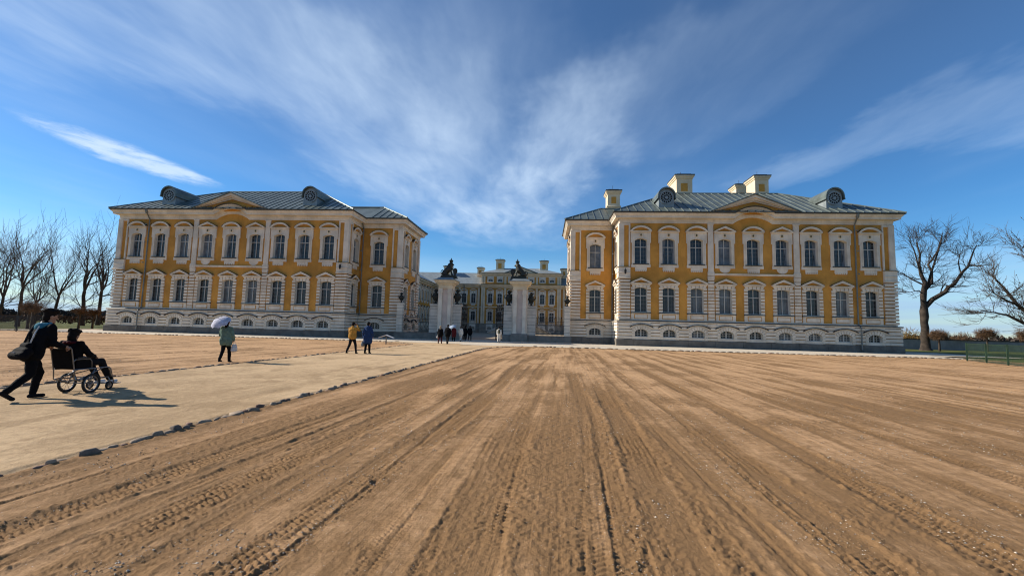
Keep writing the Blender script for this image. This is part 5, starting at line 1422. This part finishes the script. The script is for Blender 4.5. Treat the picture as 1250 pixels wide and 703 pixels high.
def person(loc, rz, label, pose, cols, scale=1.0, vox=.014, coat=0.0, hair='short', hood=None, female=False, curl=(.5, .5), hat=None, group=None, bulk=1.0):
    J = {k: Vector(v) for k, v in {**BASE, **pose}.items()}
    lk = J['look'].normalized(); rt = lk.cross(Vector((0, 0, 1))).normalized(); upv = rt.cross(lk); HM = Matrix((rt, lk, upv)).transposed()
    h = J['head']; H = lambda x, y, z: h + HM @ Vector((x, y, z))
    b = MB(); b.ell(h + HM @ Vector((0, 0, .025)), (.076, .096, .100), HM); b.ell(H(0, .022, -.055), (.057, .066, .062), HM); b.capsule(H(0, .09, -.008), H(0, .112, -.028), .013, .017, 8, 3); b.ell(H(0, .075, -.1), (.025, .022, .02), HM)
    for s in (-1, 1): b.ell(H(s * .078, -.005, -.01), (.012, .024, .034), HM); b.ell(H(s * .03, .085, .02), (.024, .012, .010), HM)
    b.capsule(J['neck'] - Vector((0, 0, .06)), h + Vector((0, 0, -.07)), .058, .052)
    b.capsule(J['pelvis'], J['chest'], .115, .125); b.capsule(J['chest'], J['neck'] - Vector((0, 0, .06)), .12, .06); b.capsule(J['shL'], J['shR'], .055, .055)
    for s in 'RL':
        b.capsule(J['sh' + s], J['el' + s], .048, .038); b.capsule(J['el' + s], J['wr' + s], .038, .026)
        b.capsule(J['hip' + s], J['kn' + s], .075, .052); b.capsule(J['kn' + s], J['an' + s], .052, .036)
    ex = MB()
    for s, sg in (('R', 1), ('L', -1)):
        d = J['wr' + s] - J['el' + s]; pn = pose.get('palm' + s, (-sg, .2, 0)); hand_prims(ex, J['wr' + s], pose.get('hand' + s, d), pn, sg, curl[0 if s == 'R' else 1])
        ex.ell(H(sg * .03, .092, .013), (.012, .006, .007), HM, 8, 5, mi=1); ex.capsule(H(sg * .016, .097, .036), H(sg * .045, .088, .036), .006, .005, 6, 2, mi=1)
    ex.capsule(H(-.02, .086, -.062), H(.02, .086, -.062), .007, .007, 6, 2, mi=2)
    body = link('person', blob('person', b, ['skin', 'hair_dark', 'lips'], max(vox * .75, .010), 3, ex), None, loc, rz); body.scale = (scale,) * 3
    tag(body, label, 'person', group)
    # jacket
    g = bulk; j = MB(); pel, che = J['pelvis'], J['chest']
    low = pel + Vector((0, 0, .02 - coat)); sh = .155 if not female else .14
    up2 = J['neck'] - Vector((0, 0, .05)); mid = che.lerp(pel, .5)
    j.capsule(low, che, .132 * g, .13 * g); j.capsule(che, up2, .128 * g, .066 * g)
    for sx in (-1, 1):
        o = Vector((sx * .075, 0, 0)); j.capsule(low + o, mid + o, .125 * g, .118 * g); j.capsule(mid + o, che + o * 1.15, .118 * g, .125 * g); j.capsule(che + o * 1.1, up2 + o * .5, .12 * g, .055 * g)
    if coat > .1:
        for s in 'RL': j.capsule(J['hip' + s], J['hip' + s].lerp(J['kn' + s], min(.9, coat / .42)), .135 * g, .125 * g)
    for s in 'RL':
        j.capsule(up2 + Vector((0, 0, .01)), J['sh' + s], .052 * g, .062 * g); j.capsule(J['sh' + s], J['el' + s], .068 * g, .056 * g); j.capsule(J['el' + s], J['el' + s].lerp(J['wr' + s], .96), .060 * g, .045 * g)
    j.capsule(J['neck'] - Vector((0, 0, .05)), J['neck'] + Vector((0, 0, .015)), .082, .074)
    link('jacket', crease(blob('jacket', j, cols[0], vox, 3)), body)
    t = MB()
    for s in 'RL':
        t.capsule(pel + (J['hip' + s] - pel) * .6, J['kn' + s], .112, .074); t.capsule(J['kn' + s], J['an' + s] + Vector((0, 0, .02)), .074, .058)
    t.capsule(pel + Vector((-.06, 0, .03)), pel + Vector((.06, 0, .03)), .115, .115)
    link('trousers', crease(blob('trousers', t, cols[1], vox, 3), .009, 7), body)
    for s in 'RL':
        k = MB(); a = J['an' + s]; d = J['toe' + s].normalized(); dn = Vector((0, 0, -1)) - d * Vector((0, 0, -1)).dot(d); dn.normalize()
        k.capsule(a + Vector((0, 0, .03)), a + dn * .035, .052, .045); k.capsule(a - d * .045 + dn * .045, a + d * .15 + dn * .05, .038, .036); k.ell(a + d * .15 + dn * .05, (.042, .042, .034))
        link('shoe', blob('shoe', k, cols[2], vox * .8, 3), body)
    if hair:
        q = MB(); q.ell(H(0, -.016, .048), (.090, .103, .092), HM); q.ell(H(0, -.055, -.015), (.080, .062, .09), HM); q.ell(H(0, .05, .092), (.062, .045, .035), HM)
        if hair == 'long': q.capsule(H(0, -.07, -.02), H(0, -.075, -.2), .075, .05)
        if hair == 'fluffy':
            for k in range(16): t_ = 2 * math.pi * k / 16; q.ell(H(.078 * math.cos(t_), -.01 + .092 * math.sin(t_), .10 + .012 * (k % 3)), (.034, .034, .034))
            q.ell(H(0, -.01, .115), (.095, .108, .055), HM)
        link('hair', blob('hair', q, cols[3], vox * .8, 2), body)
    if hood:
        q = MB()
        for k in range(9): t_ = math.pi * (1.0 + k / 8.0); q.ell(J['neck'] + Vector((.105 * math.cos(t_), .01 + .085 * math.sin(t_), -.005 + .012 * math.sin(t_))), (.045, .045, .055))
        q.ell(J['neck'] + Vector((0, -.10, -.055)), (.10, .05, .09)); link('collar', blob('collar', q, hood, vox * .8, 3), body)
    return body

# the man and the wheelchair, walking away along the path
ZP = .022
chx, chy, chr = -9.84, 9.0, R(4)
def wheelchair():
    root = empty('wheelchair', (chx, chy, ZP), chr); tag(root, 'black wheelchair with small wheels pushed along the path', 'wheelchair')
    for s in (-1, 1):
        w = MB(); rr = .19
        w.tube([(s * .255, rr * math.cos(t), rr + .0 + rr * .98 * math.sin(t)) for t in [2 * math.pi * k / 24 for k in range(25)]], .021, 8, cap=False)
        wo = w.build('wheel', 'rubber', root, smooth=True)
        w = MB(); w.tube([(s * .255, .155 * math.cos(t), rr + .155 * math.sin(t)) for t in [2 * math.pi * k / 24 for k in range(25)]], .011, 6, cap=False)
        for k in range(9): t = 2 * math.pi * k / 9; w.tube([(s * .255, .02 * math.cos(t), rr + .02 * math.sin(t)), (s * .255, .155 * math.cos(t + .2), rr + .155 * math.sin(t + .2))], .004, 4)
        w.tube([(s * .225, 0, rr), (s * .285, 0, rr)], .024, 8); w.build('rim', 'steel', wo)
        c = MB(); c.tube([(s * .215, .48 + .075 * math.cos(t), .095 + .075 * math.sin(t)) for t in [2 * math.pi * k / 16 for k in range(17)]], .020, 7, cap=False)
        co = c.build('caster', 'rubber', root, smooth=True)
        c = MB(); c.tube([(s * .195, .48, .095), (s * .235, .48, .095)], .045, 8); c.tube([(s * .24, .48, .095), (s * .24, .45, .22), (s * .215, .44, .27)], .011, 6); c.build('fork', 'steel', co)
        f = MB(); x = s * .215
        f.tube([(x, -.62, .955), (x, -.50, .965), (x, -.46, .92), (x, -.36, .48), (x, -.34, .30), (x, -.02, .19)], .0125, 7)
        f.tube([(x, -.36, .50), (x, .40, .50), (x, .46, .46), (x, .50, .28)], .0125, 7); f.tube([(x, -.34, .30), (x, .44, .28)], .0125, 7); f.tube([(x, .10, .50), (x, -.02, .19)], .0125, 7); f.tube([(x, -.20, .30), (x, .30, .50)], .011, 6)
        f.tube([(x, -.40, .66), (x, -.36, .71), (x, -.05, .71), (x, .0, .66), (x, .02, .50)], .012, 7)
        f.build('side_frame', 'steel', root, smooth=True)
        a = MB(); a.box(x - .03, x + .03, -.34, -.04, .72, .755); a.build('armrest', 'vinyl', root)
        a = MB(); a.box(x - .006, x + .006, -.34, -.0, .52, .69); a.build('side_panel', 'black', root)
        a = MB(); a.capsule((x, -.67, .953), (x, -.55, .962), .019, .019, 8, 3); a.build('grip', 'rubber', root, smooth=True)
        l = MB(); l.tube([(s * .20, .44, .50), (s * .18, .52, .46), (s * .155, .66, .14)], .0115, 6); l.box(s * .10 - .075, s * .10 + .075, .60, .84, .10, .115); l.build('leg_rest', 'steel', root)
    m = MB(); m.box(-.20, .20, -.35, .12, .505, .545); m.build('seat', 'black', root)
    m = MB(); m.add([(-.20, -.375, .52), (.20, -.375, .52), (.20, -.47, .93), (-.20, -.47, .93), (-.20, -.345, .52), (.20, -.345, .52), (.20, -.44, .93), (-.20, -.44, .93)], [(0, 1, 2, 3), (4, 7, 6, 5), (0, 4, 5, 1), (2, 6, 7, 3), (0, 3, 7, 4), (1, 5, 6, 2)]); m.build('backrest', 'black', root)
    m = MB()
    for a, b in (((-.215, -.30, .30), (.215, .05, .49)), ((.215, -.30, .30), (-.215, .05, .49))): m.tube([a, b], .011, 6)
    m.tube([(-.255, 0, .19), (.255, 0, .19)], .012, 6); m.build('cross_brace', 'steel', root)
wheelchair()
person((chx, chy, ZP), chr, 'person in dark clothes sitting in the wheelchair, seen from behind',
       dict(pelvis=(0, -.22, .63), chest=(0, -.26, .93), neck=(0, -.27, 1.08), head=(.0, -.23, 1.175), look=(-.25, 1, -.25),
            shR=(.18, -.25, 1.02), elR=(.25, -.10, .80), wrR=(.14, .12, .74), shL=(-.18, -.25, 1.02), elL=(-.25, -.10, .80), wrL=(-.14, .12, .74),
            hipR=(.09, -.18, .62), knR=(.11, .34, .62), anR=(.11, .60, .19), hipL=(-.09, -.18, .62), knL=(-.11, .30, .62), anL=(-.11, .54, .19), toeR=(0, 1, .12), toeL=(0, 1, .12), palmR=(0, 0, -1), palmL=(0, 0, -1)),
       ['black', 'charcoal', 'shoe_white', 'hair_dark'], 1.0, .012, bulk=1.05, hair='fluffy')
sc_ = MB()
for k in range(10): t = math.pi * 2 * k / 10; sc_.ell((.10 * math.cos(t), -.27 + .09 * math.sin(t), 1.05), (.045, .045, .035))
sc_.capsule((.08, -.17, 1.03), (.13, -.12, .86), .035, .03)
scarf = link('scarf', blob('scarf', sc_, 'red', .012, 3), None, (chx, chy, ZP), chr); tag(scarf, 'dark red scarf round the neck of the person in the wheelchair', 'scarf')

mx, my, mr = -9.79, 8.03, R(-8)
def walker():
    p = person((mx, my, ZP), mr, 'person in black jacket with teal collar pushing the wheelchair, mid-stride',
       dict(pelvis=(0, -.04, .90), chest=(0, .08, 1.20), neck=(0, .13, 1.385), head=(0, .20, 1.54), look=(.25, 1, -.12),
            shR=(.195, .12, 1.33), elR=(.235, .14, 1.04), wrR=(.215, .33, .965), shL=(-.195, .12, 1.33), elL=(-.24, .16, 1.04), wrL=(-.215, .33, .965), handR=(0, 1, -.12), handL=(0, 1, -.12), palmR=(-.2, .2, -1), palmL=(.2, .2, -1),
            hipR=(.09, -.05, .87), knR=(.11, -.08, .47), anR=(.12, -.40, .18), hipL=(-.09, -.02, .87), knL=(-.09, .17, .48), anL=(-.10, .12, .085), toeR=(.1, 1, -.75), toeL=(.1, 1, .0)),
       ['black', 'black', 'charcoal', 'hair_dark'], 1.02, .012, coat=.10, hair='fluffy', hood='teal', curl=(1.0, 1.0), bulk=1.12)
    # shoulder bag worn behind the left... hip, strap across the back
    c, s = math.cos(mr), math.sin(mr)
    root = empty('shoulder_bag', (mx, my, ZP), mr); tag(root, 'black shoulder bag hanging behind the person pushing the wheelchair', 'bag')
    b = MB(); b.capsule((.0, -.16, 1.02), (.16, -.18, 1.02), .06, .06); b.capsule((-.04, -.20, .90), (.20, -.22, .90), .09, .09); b.capsule((-.06, -.26, .84), (.22, -.28, .84), .085, .085)
    link('bag_body', blob('bag_body', b, 'black', .014, 4), root)
    m = MB(); m.tube([(.02, -.18, 1.02), (-.06, -.08, 1.22), (-.11, .03, 1.40), (-.12, .12, 1.45), (-.10, .22, 1.38)], .019, 6); m.build('strap', 'charcoal', root, smooth=True)
    m = MB(); m.tube([(.17, -.18, 1.04), (.10, -.08, 1.25), (.05, .03, 1.42), (-.02, .08, 1.47)], .013, 6); m.build('strap', 'bagwhite', root, smooth=True)
    m = MB(); m.box(.06, .14, -.372, -.355, .88, .91); m.build('buckle', 'steel', root)
walker()

# woman with an umbrella
ux, uy, ur = -12.48, 16.9, R(12)
person((ux, uy, 0.0), ur, 'person in sage green jacket and black trousers holding a pale umbrella',
       dict(elL=(-.25, .06, 1.10), wrL=(-.13, .19, 1.18), handL=(.2, .2, 1), palmL=(1, .5, 0), elR=(.26, .0, 1.10), wrR=(.24, .14, .90), knR=(.12, .10, .50), anR=(.14, .10, .085), knL=(-.09, .02, .49), anL=(-.12, -.14, .10)),
       ['sage', 'black', 'charcoal', 'hair_dark'], .95, .016, coat=.12, hair='long', female=True, bulk=1.14, curl=(1.0, 1.1))
def umbrella(loc, rz, tilt, rad, label, m1, m2, hand):
    root = empty('umbrella', loc, rz); tag(root, label, 'umbrella')
    M = tilt.to_matrix()
    hp = Vector(hand); top = hp + M @ Vector((0, 0, .62))
    c = MB(); n = 8; rings = 5; vs = [M @ Vector((0, 0, .62)) + hp]
    for i in range(1, rings + 1):
        t = i / rings * R(58); r0 = rad * math.sin(t) / math.sin(R(58)); z = .62 - rad * (1 - math.cos(t)) / math.sin(R(58))
        for k in range(n * 2):
            a = math.pi * k / n; rr = r0 * (1 if k % 2 == 0 else .955) ; vs.append(hp + M @ Vector((rr * math.cos(a), rr * math.sin(a), z + (.0 if k % 2 == 0 else .012 * i))))
    N2 = n * 2; f = [(0, 1 + k, 1 + (k + 1) % N2) for k in range(N2)]
    for i in range(rings - 1):
        for k in range(N2): f.append((1 + i * N2 + k, 1 + (i + 1) * N2 + k, 1 + (i + 1) * N2 + (k + 1) % N2, 1 + i * N2 + (k + 1) % N2))
    c.add(vs, f); c.build('canopy', m1, root, smooth=True, fix=False)
    s = MB(); s.tube([hp + M @ Vector((0, 0, -.14)), hp + M @ Vector((0, 0, .68))], .009, 6); s.capsule(hp + M @ Vector((0, 0, -.16)), hp + M @ Vector((0, 0, -.06)), .016, .016, 7, 2); s.build('shaft', 'charcoal', root)
    for k in range(n):
        a = 2 * math.pi * k / n; r_ = MB(); r_.tube([hp + M @ Vector((.0, .0, .60))] + [hp + M @ Vector((rad * math.sin(t) / math.sin(R(58)) * math.cos(a), rad * math.sin(t) / math.sin(R(58)) * math.sin(a), .61 - rad * (1 - math.cos(t)) / math.sin(R(58)))) for t in (R(20), R(40), R(57))], .004, 4); r_.build('rib', 'steel', root)
from mathutils import Euler
umbrella((ux, uy, 0), ur, Euler((R(34), R(-14), 0)), .37, 'pale lilac umbrella over the shoulder of the person in green', 'lilac', 'steel', (-.10, .17, 1.18))
def carrier(loc, rz, hand, m, label, h=.36, w=.26):
    root = empty('carrier_bag', loc, rz); tag(root, label, 'bag'); x, y, z = hand
    b = MB(); b.capsule((x, y - w * .3, z - .18), (x, y + w * .3, z - .18), .06, .06); b.capsule((x, y - w * .33, z - .2 - (h - .2) * .5), (x, y + w * .33, z - .2 - (h - .2) * .5), .085, .085); b.capsule((x, y - w * .36, z - h), (x, y + w * .36, z - h), .085, .085); link('bag_body', blob('bag_body', b, m, .014, 3), root)
    s = MB()
    for d in (-1, 1): s.tube([(x, y + d * .07, z - .14), (x, y + d * .05, z - .05), (x, y, z + .0)], .007, 5)
    s.build('handle', m, root)
carrier((ux, uy, 0), ur, (.235, .20, .82), 'bagwhite', 'white carrier bag held by the person with the lilac umbrella')

# the pair in orange and blue
person((-10.46, 23.95, ZP), R(-4), 'person in orange jacket with both hands raised to the face',
       dict(elR=(.28, .22, 1.30), wrR=(.10, .30, 1.54), handR=(-.2, .1, 1), palmR=(-1, 0, 0), elL=(-.28, .22, 1.30), wrL=(-.10, .30, 1.54), handL=(.2, .1, 1), palmL=(1, 0, 0), knR=(.15, .10, .49), anR=(.19, .12, .085), knL=(-.13, -.02, .49), anL=(-.22, -.16, .10), head=(0, .05, 1.60)),
       ['orange', 'charcoal', 'black', 'hair_dark'], .98, .019, coat=.05, bulk=1.22)
ph = link('camera_held', MB().box(-.055, .055, .33, .36, 1.56, 1.64).mesh('camera_held', 'vinyl'), None, (-10.46, 23.95, ZP), R(-4)); tag(ph, 'small dark camera held up by the person in orange', 'camera')
person((-9.74, 24.3, ZP), R(-6), 'person in long blue hooded coat walking beside the orange jacket',
       dict(elL=(-.27, -.02, 1.12), wrL=(-.27, .03, .86), elR=(.27, -.04, 1.12), wrR=(.24, .1, .95), knR=(.09, .05, .49), anR=(.09, .08, .085), knL=(-.07, -.02, .49), anL=(-.08, -.1, .09)),
       ['navy', 'black', 'black', 'hair_dark'], 1.0, .019, coat=.26, hood='navy', bulk=1.22)
carrier((-9.74, 24.3, ZP), R(-6), (-.28, .06, .80), 'grey_bag', 'grey bag held by the person in the blue coat', .34, .28)

# the group by the gate
gg = 'people walking through the gate'
W1 = dict(knR=(.10, .14, .50), anR=(.10, .16, .085), knL=(-.10, -.04, .49), anL=(-.10, -.24, .12)); W2 = dict(knL=(-.10, .14, .50), anL=(-.10, .16, .085), knR=(.10, -.04, .49), anR=(.10, -.24, .12))
person((-9.62, 41.0, .03), R(-4), 'fair-haired person in black coat and red trousers walking to the gate', W1, ['black', 'red', 'charcoal', 'hair_fair'], .95, .024, coat=.16, hair='long', female=True, bulk=1.2, group=gg)
carrier((-9.62, 41.0, .03), R(-4), (-.26, .05, .84), 'bagwhite', 'small pale bag held by the person in red trousers', .26, .2)
person((-8.84, 40.6, .03), R(-6), 'person all in black walking beside the red trousers', {**W2, 'elR': (.28, -.02, 1.12)}, ['black', 'charcoal', 'black', 'hair_dark'], 1.02, .024, coat=.14, bulk=1.22, group=gg)
person((-9.95, 48.8, .03), R(5), 'person in dark red coat under a pale umbrella near the gate', {**W1, 'elL': (-.25, .08, 1.12), 'wrL': (-.14, .2, 1.2), 'handL': (0, .1, 1), 'palmL': (1, 0, 0)}, ['red', 'black', 'black', 'hair_dark'], .96, .024, coat=.3, bulk=1.2, group=gg)
umbrella((-9.95, 48.8, .03), R(5), Euler((R(12), R(-18), 0)), .50, 'pale blue umbrella among the group near the gate', 'paleblue', 'steel', (-.12, .2, 1.16))
person((-9.28, 49.3, .03), R(-10), 'dark-haired person in cream coat and white trousers near the gate', W2, ['offwhite', 'offwhite', 'charcoal', 'hair_dark'], .97, .024, coat=.2, hair='long', female=True, bulk=1.15, group=gg)
person((-9.5, 53.2, .03), R(0), 'person in black at the left gate leaf, feet together', dict(), ['black', 'black', 'black', 'hair_dark'], 1.0, .026, coat=.2, bulk=1.2, group=gg)
person((-8.9, 53.0, .03), R(-8), 'person in black striding past the left gate leaf', W1, ['black', 'charcoal', 'black', 'hair_dark'], 1.02, .026, coat=.14, bulk=1.18, group=gg)
wl = (-4.98, 48.6, .03)
person(wl, R(4), 'person in pale top and white trousers by the right gate pier', W1, ['offwhite', 'offwhite', 'charcoal', 'hair_dark'], .99, .024, coat=.05, bulk=1.1, group=gg)
b_ = MB(); b_.capsule((0, -.21, 1.12), (0, -.20, 1.30), .13, .11); b_.capsule((0, -.27, 1.08), (0, -.26, 1.16), .09, .08)
bp = empty('backpack', wl, R(4)); tag(bp, 'olive backpack worn by the person in white trousers', 'backpack'); link('pack_body', blob('pack_body', b_, 'olive', .018, 3), bp)
for s in (-1, 1):
    m = MB(); m.tube([(s * .08, -.14, 1.38), (s * .11, -.02, 1.455), (s * .115, .13, 1.34), (s * .13, .12, 1.12), (s * .10, -.12, 1.05)], .016, 5); m.build('strap', 'olive', bp)

for o in COL.objects:      # whatever is still untagged at top level would show up here while building
    if o.parent is None and o.type in ('MESH', 'EMPTY') and not (o.get('label') or o.get('kind')): print('UNTAGGED', o.name)
bpy.data.scenes.remove(WORK)
